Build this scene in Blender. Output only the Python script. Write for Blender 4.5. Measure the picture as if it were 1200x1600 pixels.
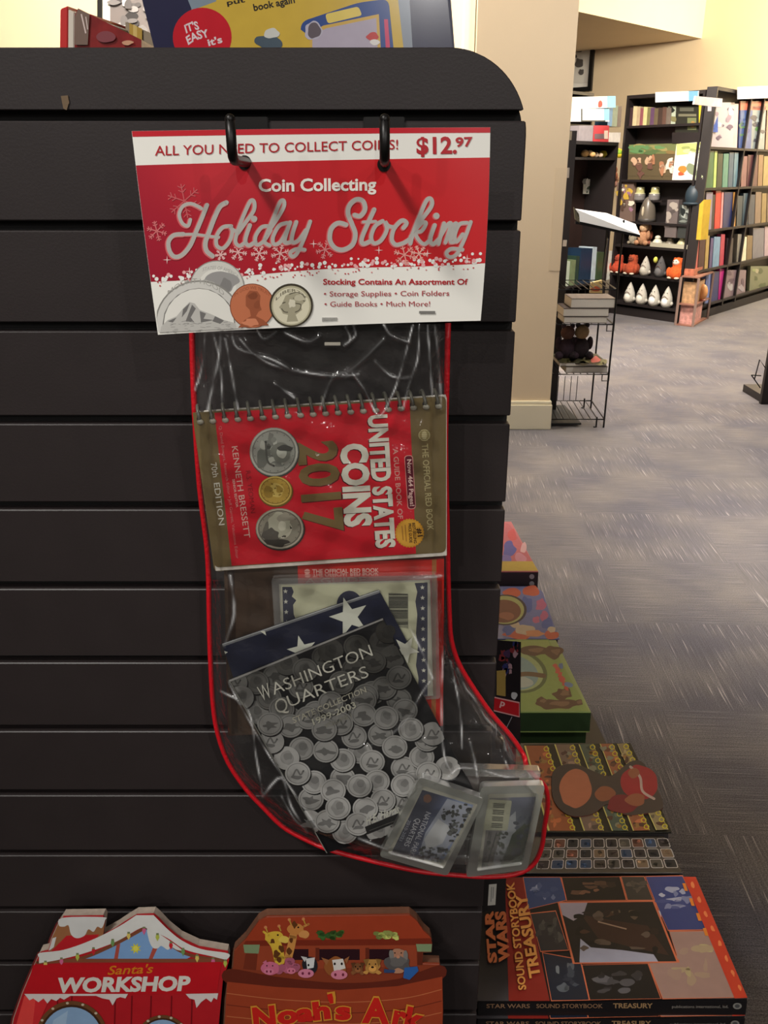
import bpy, bmesh, math, random
from mathutils import Vector, Matrix
from mathutils.geometry import tessellate_polygon
random.seed(7)
for o in list(bpy.data.objects): bpy.data.objects.remove(o)
SC = bpy.context.scene
COL = SC.collection

# ------------------------------------------------------------ camera, world, lights, exposure
W, H, F = 1200, 1600, 1340.0
CZ = 1.42
PITCH = math.radians(21.71)
CAM = Vector((0, 0, CZ))
cd = bpy.data.cameras.new('camera'); cam = bpy.data.objects.new('camera', cd); COL.objects.link(cam)
cam.location = CAM; cam.rotation_euler = (math.pi/2 - PITCH, 0, 0)
cd.sensor_fit = 'VERTICAL'; cd.sensor_height = 36; cd.sensor_width = 27; cd.lens = F/H*36; cd.clip_start = .01
SC.camera = cam
SC.view_settings.view_transform = 'Standard'; SC.view_settings.look = 'None'
SC.view_settings.gamma = 1; SC.view_settings.exposure = 0; SC.view_settings.use_curve_mapping = False
wd = bpy.data.worlds.new('world'); SC.world = wd; wd.use_nodes = True
wd.node_tree.nodes['Background'].inputs[0].default_value = (1, .86, .72, 1)
wd.node_tree.nodes['Background'].inputs[1].default_value = .095

def area(name, loc, aim, size, power, col=(1, .84, .66), sy=None):
    l = bpy.data.lights.new(name, 'AREA'); l.energy = power; l.color = col; l.size = size
    if sy: l.shape = 'RECTANGLE'; l.size_y = sy
    o = bpy.data.objects.new(name, l); COL.objects.link(o); o.location = loc
    o.rotation_euler = (Vector(aim) - Vector(loc)).to_track_quat('-Z', 'Y').to_euler()
    return o
def spread(o, deg): o.data.spread = math.radians(deg); return o
spread(area('ceiling_lamp_near', (-1.15, -.6, 3.2), (-.2, .66, 1.25), .5, 4.2, (1, .965, .91), .25), 56)
spread(area('ceiling_lamp_near', (1.5, -.2, 3.3), (.28, 1.0, .5), .3, .62, (1, .93, .86)), 27)
for lx, ly, lz in ((-2.6, -3.4, 2.9), (2.4, -3.8, 2.9), (.3, -4.6, 2.6), (-1.0, -2.2, 3.0), (1.2, -2.0, 3.0)):
    spread(area('added_glint_lamp', (lx, ly, lz), (0, .65, 1.15), .03, .75, (1, .97, .93)), 40)  # unseen lamps added behind the camera to raise glints on the film creases
spread(area('ceiling_lamp_floor', (1.6, 5.2, 3.6), (1.7, 5.2, 0), .8, 22, (1, .92, .86)), 80)
spread(area('ceiling_lamp_floor', (3.4, 5.6, 3.6), (3.2, 5.6, 0), .8, 26, (1, .92, .86)), 80)
spread(area('ceiling_lamp_floor', (1.6, 7.6, 3.6), (1.9, 7.6, 0), .8, 24, (1, .92, .86)), 95)
spread(area('ceiling_lamp_floor', (2.1, 3.3, 3.6), (1.7, 3.1, 0), .6, 24, (1, .94, .88)), 52)
area('ceiling_lamp_shelves', (1.6, 6.6, 3.3), (2.6, 8.9, 1.0), .6, 185, (1, .92, .82))
area('ceiling_lamp_shelves', (5.0, 8.2, 3.3), (4.0, 9.6, 1.2), .6, 130, (1, .92, .82))
area('ceiling_lamp_wall', (6.0, 9.8, 3.4), (5.4, 11.8, 2.9), .5, 230, (1, .93, .68))
spread(area('ceiling_lamp_column', (1.6, 3.0, 3.5), (1.0, 4.9, 1.8), .5, 9.5, (1, .96, .92)), 80)
area('ceiling_lamp_back', (-1.2, 4.6, 3.4), (-1.0, 6.8, 1.8), 1.2, 240, (1, .92, .78))

# ------------------------------------------------------------ projection helpers: pixel of the 1200x1600 frame -> point on a real surface
CP, SP = math.cos(PITCH), math.sin(PITCH)
def ray(px, py):
    a = (px-600)/F; b = -(py-800)/F
    return Vector((a, CP + b*SP, -SP + b*CP))
class Plane:
    def __init__(s, p, n): s.p = Vector(p); s.n = Vector(n).normalized()
    def __call__(s, px, py, lift=0.0):
        r = ray(px, py); q = s.p + s.n*lift
        return CAM + r*((q - CAM).dot(s.n)/r.dot(s.n))
    def back(s, d): return Plane(s.p - s.n*d, s.n)
def YP(y): return Plane((0, y, 0), (0, -1, 0))
class Curved:                                   # gently bent sheet: distance Y depends on the place on the sheet
    def __init__(s, f): s.f = f
    def __call__(s, px, py, lift=0.0):
        r = ray(px, py); return CAM + r*((s.f(px, py)-lift)/r.y)
def PZ(px, py, z):
    r = ray(px, py); return CAM + r*((z-CZ)/r.z)

# ------------------------------------------------------------ materials
def lin(c):
    return tuple(((v/255)/12.92 if v/255 <= .04045 else ((v/255+.055)/1.055)**2.4) for v in c)
MATS = {}
def mat(name, col=(128,128,128), rough=.5, metal=0, attr=False, noise=0, nscale=30, bump=0, bscale=200, spec=.5, coat=0, emit=0):
    if name in MATS: return MATS[name]
    m = bpy.data.materials.new(name); m.use_nodes = True; nt = m.node_tree; b = nt.nodes['Principled BSDF']
    b.inputs['Roughness'].default_value = rough; b.inputs['Metallic'].default_value = metal
    b.inputs['Specular IOR Level'].default_value = spec; b.inputs['Coat Weight'].default_value = coat
    b.inputs['Coat Roughness'].default_value = .12
    c = lin(col) + (1,)
    b.inputs['Base Color'].default_value = c
    src = None
    if attr:
        a = nt.nodes.new('ShaderNodeAttribute'); a.attribute_name = 'Col'; src = a.outputs['Color']
    tc = nt.nodes.new('ShaderNodeTexCoord')
    if noise:
        n = nt.nodes.new('ShaderNodeTexNoise'); n.inputs['Scale'].default_value = nscale; n.inputs['Detail'].default_value = 4
        nt.links.new(tc.outputs['Object'], n.inputs['Vector'])
        mr = nt.nodes.new('ShaderNodeMapRange'); mr.inputs['From Min'].default_value = .3; mr.inputs['From Max'].default_value = .7
        mr.inputs['To Min'].default_value = 1-noise; mr.inputs['To Max'].default_value = 1+noise
        nt.links.new(n.outputs['Fac'], mr.inputs['Value'])
        vm = nt.nodes.new('ShaderNodeVectorMath'); vm.operation = 'SCALE'
        if src: nt.links.new(src, vm.inputs[0])
        else: vm.inputs[0].default_value = c[:3]
        nt.links.new(mr.outputs[0], vm.inputs['Scale']); src = vm.outputs[0]
    if src: nt.links.new(src, b.inputs['Base Color'])
    if bump:
        n = nt.nodes.new('ShaderNodeTexNoise'); n.inputs['Scale'].default_value = bscale; n.inputs['Detail'].default_value = 3
        nt.links.new(tc.outputs['Object'], n.inputs['Vector'])
        bp = nt.nodes.new('ShaderNodeBump'); bp.inputs['Strength'].default_value = bump; bp.inputs['Distance'].default_value = .002
        nt.links.new(n.outputs['Fac'], bp.inputs['Height']); nt.links.new(bp.outputs[0], b.inputs['Normal'])
    if emit:
        b.inputs['Emission Color'].default_value = c; b.inputs['Emission Strength'].default_value = emit
    MATS[name] = m; return m
def film_mat(name, gloss=.14, haze=.03, rough=.08, tint=(1,1,1), bump=.25, bscale=35, hazecol=(200,200,195), crease=0):
    if name in MATS: return MATS[name]
    m = bpy.data.materials.new(name); m.use_nodes = True; nt = m.node_tree; nt.nodes.clear()
    N = nt.nodes.new; L = nt.links.new
    out = N('ShaderNodeOutputMaterial'); tr = N('ShaderNodeBsdfTransparent'); tr.inputs[0].default_value = tint+(1,)
    gl = N('ShaderNodeBsdfGlossy'); gl.inputs['Roughness'].default_value = rough; gl.inputs[0].default_value = (1,1,1,1)
    df = N('ShaderNodeBsdfDiffuse'); df.inputs[0].default_value = lin(hazecol)+(1,)
    tc = N('ShaderNodeTexCoord'); n = N('ShaderNodeTexNoise'); n.inputs['Scale'].default_value = bscale; n.inputs['Detail'].default_value = 3
    L(tc.outputs['Object'], n.inputs['Vector'])
    bp = N('ShaderNodeBump'); bp.inputs['Strength'].default_value = bump; bp.inputs['Distance'].default_value = .01
    L(n.outputs['Fac'], bp.inputs['Height']); L(bp.outputs[0], gl.inputs['Normal'])
    fr = N('ShaderNodeFresnel'); fr.inputs['IOR'].default_value = 1.45
    mul = N('ShaderNodeMath'); mul.operation = 'MULTIPLY_ADD'; mul.inputs[1].default_value = .7; mul.inputs[2].default_value = gloss
    L(fr.outputs[0], mul.inputs[0])
    m1 = N('ShaderNodeMixShader'); m1.inputs[0].default_value = haze; L(tr.outputs[0], m1.inputs[1]); L(df.outputs[0], m1.inputs[2])
    if crease:
        at = N('ShaderNodeAttribute'); at.attribute_name = 'Col'; ma = N('ShaderNodeMath'); ma.operation = 'MULTIPLY_ADD'; ma.inputs[1].default_value = crease; ma.inputs[2].default_value = haze
        L(at.outputs['Fac'], ma.inputs[0]); L(ma.outputs[0], m1.inputs[0])
    m2 = N('ShaderNodeMixShader'); L(mul.outputs[0], m2.inputs[0]); L(m1.outputs[0], m2.inputs[1]); L(gl.outputs[0], m2.inputs[2])
    L(m2.outputs[0], out.inputs[0]); MATS[name] = m; return m

# ------------------------------------------------------------ objects
RL = {}                                          # root location of every thing
def props(o, label=None, cat=None, group=None, kind=None):
    if label: o['label'] = label
    if cat: o['category'] = cat
    if group: o['group'] = group
    if kind: o['kind'] = kind
    return o
RR = {}                                          # and its turn about z
def thing(name, label, cat, loc, group=None, rot=0):
    o = bpy.data.objects.new(name, None); COL.objects.link(o); o.location = loc; o.empty_display_size = .05
    o.rotation_euler = (0, 0, rot); RR[o.name] = rot
    RL[o.name] = Vector(loc); return props(o, label, cat, group)
def mk(name, verts, faces, m, parent=None, cols=None, smooth=False, label=None, cat=None, group=None, kind=None, rot=0):
    verts = [Vector(v) for v in verts]
    if parent is not None: loc = RL[parent.name]; rot = RR.get(parent.name, 0)
    else:
        xs = [v.x for v in verts]; ys = [v.y for v in verts]; zs = [v.z for v in verts]
        loc = Vector(((min(xs)+max(xs))/2, (min(ys)+max(ys))/2, min(zs)))
    me = bpy.data.meshes.new(name); inv = Matrix.Rotation(-rot, 3, 'Z'); me.from_pydata([inv @ (v-loc) for v in verts], [], faces)
    if isinstance(m, (list, tuple)):
        for q in m: me.materials.append(q)
    else: me.materials.append(m)
    if cols is not None:
        ca = me.color_attributes.new('Col', 'FLOAT_COLOR', 'CORNER')
        data = []
        for f, c in zip(me.polygons, cols):
            if isinstance(c, list):
                for k in c: data.extend((*k, 1))
            else:
                for _ in f.vertices: data.extend((*c, 1))
        ca.data.foreach_set('color', data)
    if smooth: me.polygons.foreach_set('use_smooth', [True]*len(me.polygons))
    o = bpy.data.objects.new(name, me); COL.objects.link(o)
    if parent is not None: o.parent = parent
    else: o.location = loc; o.rotation_euler = (0, 0, rot)
    RL[o.name] = loc; RR[o.name] = rot
    props(o, label, cat, group, kind)
    return o
class MB:
    def __init__(s): s.v = []; s.f = []; s.c = []
    def add(s, v, f, c=(.5,.5,.5)):
        n = len(s.v); s.v += [Vector(q) for q in v]; s.f += [tuple(i+n for i in q) for q in f]; s.c += [c]*len(f); return s
    def box(s, a, b, c=(.5,.5,.5)):
        x0, y0, z0 = a; x1, y1, z1 = b
        return s.add([(x0,y0,z0),(x1,y0,z0),(x1,y1,z0),(x0,y1,z0),(x0,y0,z1),(x1,y0,z1),(x1,y1,z1),(x0,y1,z1)],
            [(0,3,2,1),(4,5,6,7),(0,1,5,4),(1,2,6,5),(2,3,7,6),(3,0,4,7)], c)
    def prism(s, pts, vec, c=(.5,.5,.5), cap=True):
        n = len(pts); v = [Vector(p) for p in pts] + [Vector(p)+Vector(vec) for p in pts]
        f = [(i, (i+1) % n, n+(i+1) % n, n+i) for i in range(n)]
        if cap: f += [tuple(range(n))[::-1], tuple(range(n, 2*n))]
        return s.add(v, f, c)
    def tube(s, pts, r, k=8, closed=False, c=(.5,.5,.5)):
        pts = [Vector(p) for p in pts]; n = len(pts); v = []; f = []
        prev = None
        for i, p in enumerate(pts):
            if closed: t = pts[(i+1) % n]-pts[i-1]
            else: t = pts[min(i+1, n-1)]-pts[max(i-1, 0)]
            t.normalize()
            if prev is None:
                a = Vector((0,0,1)) if abs(t.z) < .9 else Vector((1,0,0)); u = t.cross(a).normalized()
            else: u = (prev - t*prev.dot(t)).normalized()
            prev = u; w = t.cross(u)
            rr = r[i] if isinstance(r, list) else r
            for j in range(k): an = 2*math.pi*j/k; v.append(p + u*math.cos(an)*rr + w*math.sin(an)*rr)
        for i in range(n if closed else n-1):
            for j in range(k):
                a = i*k+j; b = i*k+(j+1) % k; i2 = ((i+1) % n)*k
                f.append((a, b, i2+(j+1) % k, i2+j))
        if not closed: f += [tuple(range(k))[::-1], tuple(range((n-1)*k, n*k))]
        return s.add(v, f, c)
    def lathe(s, p, prof, k=16, c=(.5,.5,.5), sx=1, sy=1):
        p = Vector(p); v = []; f = []
        for r, z in prof:
            for j in range(k): a = 2*math.pi*j/k; v.append(p+Vector((r*sx*math.cos(a), r*sy*math.sin(a), z)))
        for i in range(len(prof)-1):
            for j in range(k): f.append((i*k+j, i*k+(j+1) % k, (i+1)*k+(j+1) % k, (i+1)*k+j))
        f += [tuple(range(k))[::-1], tuple(range((len(prof)-1)*k, len(prof)*k))]
        return s.add(v, f, c)
    def ball(s, p, r, c=(.5,.5,.5), k=12, n=8):
        rx, ry, rz = r if isinstance(r, tuple) else (r, r, r)
        prof = [(max(math.sin(math.pi*i/n), .01), -math.cos(math.pi*i/n)*rz) for i in range(n+1)]
        return s.lathe(p, prof, k, c, rx, ry)
    def build(s, name, m, parent=None, cols=False, **kw): return mk(name, s.v, s.f, m, parent, s.c if cols else None, **kw)
def bevelled(o, w=.001, seg=2):
    bm = bmesh.new(); bm.from_mesh(o.data)
    es = [e for e in bm.edges if len(e.link_faces) == 2 and e.calc_face_angle(0) > .5]
    bmesh.ops.bevel(bm, geom=es, offset=w, segments=seg, affect='EDGES', clamp_overlap=True)
    bm.to_mesh(o.data); bm.free(); return o

# ------------------------------------------------------------ printed artwork (flat print as thin coloured geometry lying on the real surface)
_G = {}
_GA = {}
def _garea(ch, bold, res):
    k = (ch, bold, res)
    if k not in _GA:
        v, f = glyphs(ch, bold, 0, res, False); _GA[k] = sum(abs((v[b][0]-v[a][0])*(v[c][1]-v[a][1])-(v[b][1]-v[a][1])*(v[c][0]-v[a][0]))/2 for a, b, c in f)
    return _GA[k]
def glyphs(txt, bold=0, shear=0, res=3, check=True):
    if check and bold:                           # some stroke weights break a letter's outline: take the nearest sound weight
        for d in (0, .002, -.002, .004, -.004, .006, -.006, .009, -.009, .013, -.013):
            b = round(bold+d, 4); ok = True
            for ch in set(txt.replace(' ', '')):
                a0 = _garea(ch, 0, res); a1 = _garea(ch, b, res)
                if a1 > a0+7*max(b, 0)+.02 or a1 < (a0 if b > 0 else a0+8*b)-.004: ok = False; break
            if ok: bold = b; break
    key = (txt, bold, shear, res)
    if key not in _G:
        c = bpy.data.curves.new('t', 'FONT'); c.body = txt; c.size = 1; c.offset = bold; c.shear = shear; c.resolution_u = res; c.fill_mode = 'FRONT'
        o = bpy.data.objects.new('t', c)
        me = bpy.data.meshes.new_from_object(o)
        v = [tuple(q.co[:2]) for q in me.vertices]; f = []
        for p in me.polygons:
            q = tuple(p.vertices)
            if len(q) == 3: f.append(q)
            else: f += [tuple(q[i] for i in t) for t in tessellate_polygon([[Vector((*v[i], 0)) for i in q]])]
        bpy.data.objects.remove(o); bpy.data.curves.remove(c); bpy.data.meshes.remove(me)
        _G[key] = (v, f)
    return _G[key]
def spline(p, n=6, closed=False):
    out = []; N = len(p)
    for i in range(N if closed else N-1):
        g = lambda k: Vector(p[k % N]) if closed else Vector(p[min(max(k, 0), N-1)])
        a, b, c, d = g(i-1), g(i), g(i+1), g(i+2)
        for k in range(n):
            t = k/n
            out.append(.5*((2*b)+(c-a)*t+(2*a-5*b+4*c-d)*t*t+(3*b-a-3*c+d)*t**3))
    if not closed: out.append(Vector(p[-1]))
    return out
class Art:
    def __init__(s, surf, step=.00001, start=.0001): s.s = surf; s.lift = start; s.step = step; s.v = []; s.f = []; s.c = []
    def up(s): s.lift += s.step
    def _add(s, pts, faces, col, up=True):
        if up: s.up()
        cs_ = col if isinstance(col, list) else [lin(col)]*len(faces)
        if isinstance(s.s, Curved) and not isinstance(cs_[0], list):      # follow the bend of the sheet
            P = [(p[0], p[1]) for p in pts]; F2 = []; C2 = []; cache = {}
            for f, c in zip(faces, cs_):
                st = [(f[0], f[i], f[i+1]) for i in range(1, len(f)-1)]
                while st:
                    t = st.pop(); L = [(math.hypot(P[t[i]][0]-P[t[(i+1) % 3]][0], P[t[i]][1]-P[t[(i+1) % 3]][1]), i) for i in range(3)]
                    l, i = max(L)
                    if l < 14: F2.append(t); C2.append(c); continue
                    a, b, d = t[i], t[(i+1) % 3], t[(i+2) % 3]; k = (min(a, b), max(a, b))
                    if k not in cache: cache[k] = len(P); P.append(((P[a][0]+P[b][0])/2, (P[a][1]+P[b][1])/2))
                    m = cache[k]; st += [(a, m, d), (m, b, d)]
            pts, faces, cs_ = P, F2, C2
        n = len(s.v); s.v += [s.s(p[0], p[1], s.lift) for p in pts]
        s.f += [tuple(i+n for i in q) for q in faces]; s.c += cs_
    def poly(s, pts, col, up=True):
        tr = tessellate_polygon([[Vector((p[0], p[1], 0)) for p in pts]])
        s._add(pts, tr, col, up)
    def grid(s, fn, nu, nv, colf, up=True):      # fn(u,v)->px ; colf(u,v)->rgb
        pts = [fn(i/nu, j/nv) for j in range(nv+1) for i in range(nu+1)]
        fs = [(j*(nu+1)+i, j*(nu+1)+i+1, (j+1)*(nu+1)+i+1, (j+1)*(nu+1)+i) for j in range(nv) for i in range(nu)]
        cc = [[lin(colf((i+a)/nu, (j+b)/nv)) for a, b in ((0,0),(1,0),(1,1),(0,1))] for j in range(nv) for i in range(nu)] if callable(colf) else [lin(colf)]*len(fs)
        s._add(pts, fs, cc, up)
    def rect(s, x0, y0, x1, y1, col, up=True): s.poly([(x0,y0),(x1,y0),(x1,y1),(x0,y1)], col, up)
    def quad(s, q, col, up=True): s.poly(q, col, up)
    def disc(s, x, y, rx, ry=None, col=(0,0,0), n=24, rot=0, up=True, a0=0, a1=360):
        ry = ry or rx; cr, sr = math.cos(rot), math.sin(rot)
        p = []
        for i in range(n+(a1-a0 < 360)):
            a = math.radians(a0+(a1-a0)*i/n); dx, dy = rx*math.cos(a), ry*math.sin(a); p.append((x+dx*cr-dy*sr, y+dx*sr+dy*cr))
        s.poly(p, col, up)
    def ring(s, x, y, rx, ry, w, col, n=28):
        pts = []; 
        for i in range(n):
            a = 2*math.pi*i/n; pts += [(x+rx*math.cos(a), y+ry*math.sin(a)), (x+(rx-w)*math.cos(a), y+(ry-w)*math.sin(a))]
        s._add(pts, [(2*i, 2*((i+1) % n), 2*((i+1) % n)+1, 2*i+1) for i in range(n)], col)
    def blob(s, x, y, rx, ry, col, n=12, jit=.25, rot=0, up=True):
        cr, sr = math.cos(rot), math.sin(rot); p = []
        for i in range(n):
            a = 2*math.pi*i/n; k = 1+random.uniform(-jit, jit); dx, dy = rx*k*math.cos(a), ry*k*math.sin(a); p.append((x+dx*cr-dy*sr, y+dx*sr+dy*cr))
        s.poly([tuple(q) for q in spline(p, 3, True)], col, up)
    def stroke(s, pts, w, col, smooth=True, taper=0, up=True):
        p = spline(pts, 6) if smooth and len(pts) > 2 else [Vector(q) for q in pts]
        n = len(p); v = []
        for i, q in enumerate(p):
            t = p[min(i+1, n-1)]-p[max(i-1, 0)]
            if t.length < 1e-6: t = Vector((1, 0))
            t.normalize(); nn = Vector((-t.y, t.x))
            f = i/(n-1); ww = w/2*(1-taper*abs(2*f-1)**3); 
            v += [q+nn*ww, q-nn*ww]
        s._add(v, [(2*i, 2*i+1, 2*i+3, 2*i+2) for i in range(n-1)], col, up)
        if w > 2:
            for e in (0, -1): s.disc(p[e].x, p[e].y, w/2*(1-taper), None, col, 10, up=False)
    def text(s, txt, p0, p1, h, col, bold=0, shear=0, up=None, res=3, arc=0):
        """baseline from p0 to p1 (pixels), letters h pixels tall"""
        v, f = glyphs(txt, bold, shear, res)
        if not v: return
        x0 = min(q[0] for q in v); x1 = max(q[0] for q in v)
        p0 = Vector(p0); p1 = Vector(p1); d = p1-p0
        n = Vector(up).normalized() if up else Vector((d.y, -d.x)).normalized()
        P = []
        for q in v:
            t = (q[0]-x0)/(x1-x0); b = p0 + d*t + n*(q[1]/.72*h) + n*(arc*4*t*(1-t)); P.append(b)
        s._add(P, f, col)
    def build(s, name, parent, m=None, **kw): return mk(name, s.v, s.f, m or PRINT, parent, s.c, **kw)
PRINT = mat('printed_ink', rough=.38, attr=True, spec=.4)
PRINTM = mat('satin_print', rough=.5, attr=True, spec=.22, noise=.04, nscale=60)
PRINTG = mat('glossy_print', rough=.2, attr=True, spec=.5, coat=.3, noise=.04, nscale=60)
MATTE = mat('painted_matte', rough=.7, attr=True, noise=.06, nscale=40)
def mixc(a, b, t): t = max(0, min(1, t)); return tuple(a[i]+(b[i]-a[i])*t for i in range(3))
def lerp(a, b, t): return (a[0]+(b[0]-a[0])*t, a[1]+(b[1]-a[1])*t)
def bil(q): return lambda u, v: lerp(lerp(q[0], q[1], u), lerp(q[3], q[2], u), v)
# ============================================================ SETTING
def carpet():
    m = bpy.data.materials.new('carpet_tiles'); m.use_nodes = True; nt = m.node_tree; b = nt.nodes['Principled BSDF']; N = nt.nodes.new; L = nt.links.new
    tc = N('ShaderNodeTexCoord')
    def M(op, a, b2=None, c=None):
        n = N('ShaderNodeMath'); n.operation = op
        for i, q in enumerate((a, b2, c)):
            if q is None: continue
            if isinstance(q, (int, float)): n.inputs[i].default_value = q
            else: L(q, n.inputs[i])
        return n.outputs[0]
    rot = N('ShaderNodeMapping'); rot.inputs['Rotation'].default_value = (0, 0, math.radians(3)); L(tc.outputs['Object'], rot.inputs[0])
    sep = N('ShaderNodeSeparateXYZ'); L(rot.outputs[0], sep.inputs[0])
    cell = N('ShaderNodeTexChecker'); cell.inputs['Scale'].default_value = 1/.5
    L(rot.outputs[0], cell.inputs['Vector'])
    def streak(sx, sy, dt=30):
        mp = N('ShaderNodeMapping'); mp.inputs['Scale'].default_value = (sx, sy, 1); L(rot.outputs[0], mp.inputs[0])
        n = N('ShaderNodeTexNoise'); n.inputs['Scale'].default_value = 1; n.inputs['Detail'].default_value = 2; L(mp.outputs[0], n.inputs['Vector']); return n.outputs['Fac']
    a = M('MULTIPLY', streak(230, 5), 1); c = M('MULTIPLY', streak(5, 230), 1)
    mixn = N('ShaderNodeMix'); L(cell.outputs['Fac'], mixn.inputs[0]); L(a, mixn.inputs[2]); L(c, mixn.inputs[3])
    dash = N('ShaderNodeMapRange'); dash.inputs['From Min'].default_value = .64; dash.inputs['From Max'].default_value = .70; L(mixn.outputs[0], dash.inputs['Value'])
    ridge = N('ShaderNodeMapRange'); ridge.inputs['From Min'].default_value = .35; ridge.inputs['From Max'].default_value = .65; ridge.inputs['To Min'].default_value = .80; ridge.inputs['To Max'].default_value = 1.16; L(mixn.outputs[0], ridge.inputs['Value'])
    big = N('ShaderNodeTexNoise'); big.inputs['Scale'].default_value = 3.2; big.inputs['Detail'].default_value = 5; L(rot.outputs[0], big.inputs['Vector'])
    bigr = N('ShaderNodeMapRange'); bigr.inputs['From Min'].default_value = .35; bigr.inputs['From Max'].default_value = .68; L(big.outputs['Fac'], bigr.inputs['Value'])
    fine = N('ShaderNodeTexNoise'); fine.inputs['Scale'].default_value = 330; fine.inputs['Detail'].default_value = 1; L(rot.outputs[0], fine.inputs['Vector'])
    base = N('ShaderNodeMix'); base.data_type = 'RGBA'; base.inputs[6].default_value = lin((80, 77, 84))+(1,); base.inputs[7].default_value = lin((106, 100, 97))+(1,); L(bigr.outputs[0], base.inputs[0])
    f2 = M('MULTIPLY_ADD', fine.outputs['Fac'], 2.4, -.2)
    sc = N('ShaderNodeVectorMath'); sc.operation = 'SCALE'; L(base.outputs[2], sc.inputs[0]); L(M('MULTIPLY', ridge.outputs[0], f2), sc.inputs['Scale'])
    fin = N('ShaderNodeMix'); fin.data_type = 'RGBA'; fin.inputs[7].default_value = lin((196, 186, 180))+(1,); L(M('MULTIPLY', dash.outputs[0], M('MULTIPLY_ADD', cell.outputs['Fac'], -.38, .55)), fin.inputs[0]); L(sc.outputs[0], fin.inputs[6])
    L(fin.outputs[2], b.inputs['Base Color']); b.inputs['Roughness'].default_value = .85; b.inputs['Specular IOR Level'].default_value = .25
    b.inputs['Sheen Weight'].default_value = .35; b.inputs['Sheen Roughness'].default_value = .45
    bp = N('ShaderNodeBump'); bp.inputs['Strength'].default_value = .5; bp.inputs['Distance'].default_value = .003; L(mixn.outputs[0], bp.inputs['Height']); L(bp.outputs[0], b.inputs['Normal'])
    return m
WALL = mat('warm_cream_paint', (226, 204, 172), .75, noise=.015, nscale=3, bump=.15, bscale=300)
TRIMM = mat('cream_gloss_paint', (236, 226, 200), .4)
WHITE = mat('white_laminate', (232, 230, 224), .5)
BLK = mat('black_laminate', (26, 22, 22), .5, noise=.1, nscale=8)
WIRE = mat('black_wire', (20, 19, 20), .35, metal=.3)
DARKWOOD = mat('dark_brown_slatboard', (50, 34, 30), .55, noise=.15, nscale=6)
# floor, ceiling, walls
mk('floor', [(-5,-3,0),(9,-3,0),(9,15,0),(-5,15,0)], [(0,1,2,3)], carpet(), kind='structure')
mk('ceiling', [(-5,1.6,3.75),(9,1.6,3.75),(9,15,3.75),(-5,15,3.75)], [(3,2,1,0)], mat('ceiling_paint', (225,210,185), .9), kind='structure')
KX, KY, KZ = 4.25, 13.0, 3.06
s2 = math.sqrt(.5)
dR = Vector((s2, s2, 0)); dL = Vector((-s2, s2, 0))
def wallseg(name, a, b, z0, z1, n, m=WALL, t=.1):
    v = Vector(n).normalized()*-t
    MB().prism([(a[0],a[1],z0),(b[0],b[1],z0),(b[0],b[1],z1),(a[0],a[1],z1)], v).build(name, m, kind='structure')
wallseg('wall_back', (KX-3.0*s2, KY+3.0*s2), (KX+5*s2, KY-5*s2), 0, 3.75, (-s2,-s2,0))
wallseg('wall_rear', (-5, 7.0), (1.15, 7.0), 0, 3.75, (0,-1,0))
# soffit (dropped bulkhead) running diagonally to the back wall
K = Vector((KX, KY, KZ))
MB().prism([K+dR*.05, K-dR*7, K-dR*7+dL*3, K+dR*.05+dL*3], (0,0,.69)).build('trim_3', WALL, kind='structure')
# column with baseboard
CY = 4.9
cx0 = YP(CY)(746, 30).x; cx1 = YP(CY)(905, 5).x
MB().box((cx0, CY, 0), (cx1, CY+.55, 3.75)).build('wall_column', WALL, kind='structure')
bz = YP(CY)(860, 626).z
bb = MB(); bb.box((cx0-.02, CY-.022, 0), (cx1+.012, CY+.57, bz-.02)); bb.box((cx0-.02, CY-.014, bz-.02), (cx1+.008, CY+.565, bz))
bevelled(bb.build('baseboard_column', TRIMM, kind='structure'), .004)
# corner protector strip on the column
z0 = YP(CY)(872, 424).z; z1 = YP(CY)(880, 262).z
bevelled(MB().box((cx1-.062, CY-.002, z0), (cx1+.002, CY+.05, z1)).build('trim_1', mat('column_guard', (222, 200, 168), .6), kind='structure'), .002)
# bright white door casing left of the column
x0 = YP(CY)(727, 30).x
bevelled(MB().box((x0, CY+.06, 0), (cx0-.004, CY+.16, 3.75)).build('trim_2', mat('white_casing', (250, 246, 236), .5), kind='structure'), .003)
# framed pictures
def picture(name, label, surf, q, fw, mw, depth, pics):
    c = surf(*q[3]); t = thing(name, label, 'picture', c)
    n = surf.n; P = [surf(*p) for p in q]
    cen = sum(P, Vector())/4
    def inset(d):
        ux = (P[1]-P[0]).normalized(); uz = (P[0]-P[3]).normalized()
        return [P[0]+ux*d-uz*d, P[1]-ux*d-uz*d, P[2]-ux*d+uz*d, P[3]+ux*d+uz*d]
    I = inset(fw); J = inset(fw+mw)
    b = MB()
    for i in range(4):
        j = (i+1) % 4; b.prism([P[i], P[j], I[j], I[i]], -n*depth)
    b.build('frame', mat('black_frame', (16, 15, 16), .35), t)
    MB().prism([p-n*depth*.5 for p in I], -n*depth*.4).build('mat_board', mat('white_mat_board', (246, 244, 238), .8), t)
    a = Art(Plane(J[0]-n*(depth*.5-.004), n), .0006)
    pics(a); 
    if a.v: a.build('photograph', t, PRINT)
def pic_left(a):
    a.rect(172, -140, 246, 52, (120, 112, 112))
    for i in range(60):
        g = random.randint(40, 200); a.blob(random.uniform(176, 240), random.uniform(-130, 48), random.uniform(4, 11), random.uniform(3, 9), (g, g-4, g-2), 8)
picture('framed_picture', 'black framed grey photograph on the cream wall above the red boxed set', YP(6.97), [(152,-165),(268,-165),(262,78),(152,78)], .035, .07, .03, pic_left)
WB = Plane((KX-s2*.05, KY-s2*.05, 0), (-s2, -s2, 0))
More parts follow.
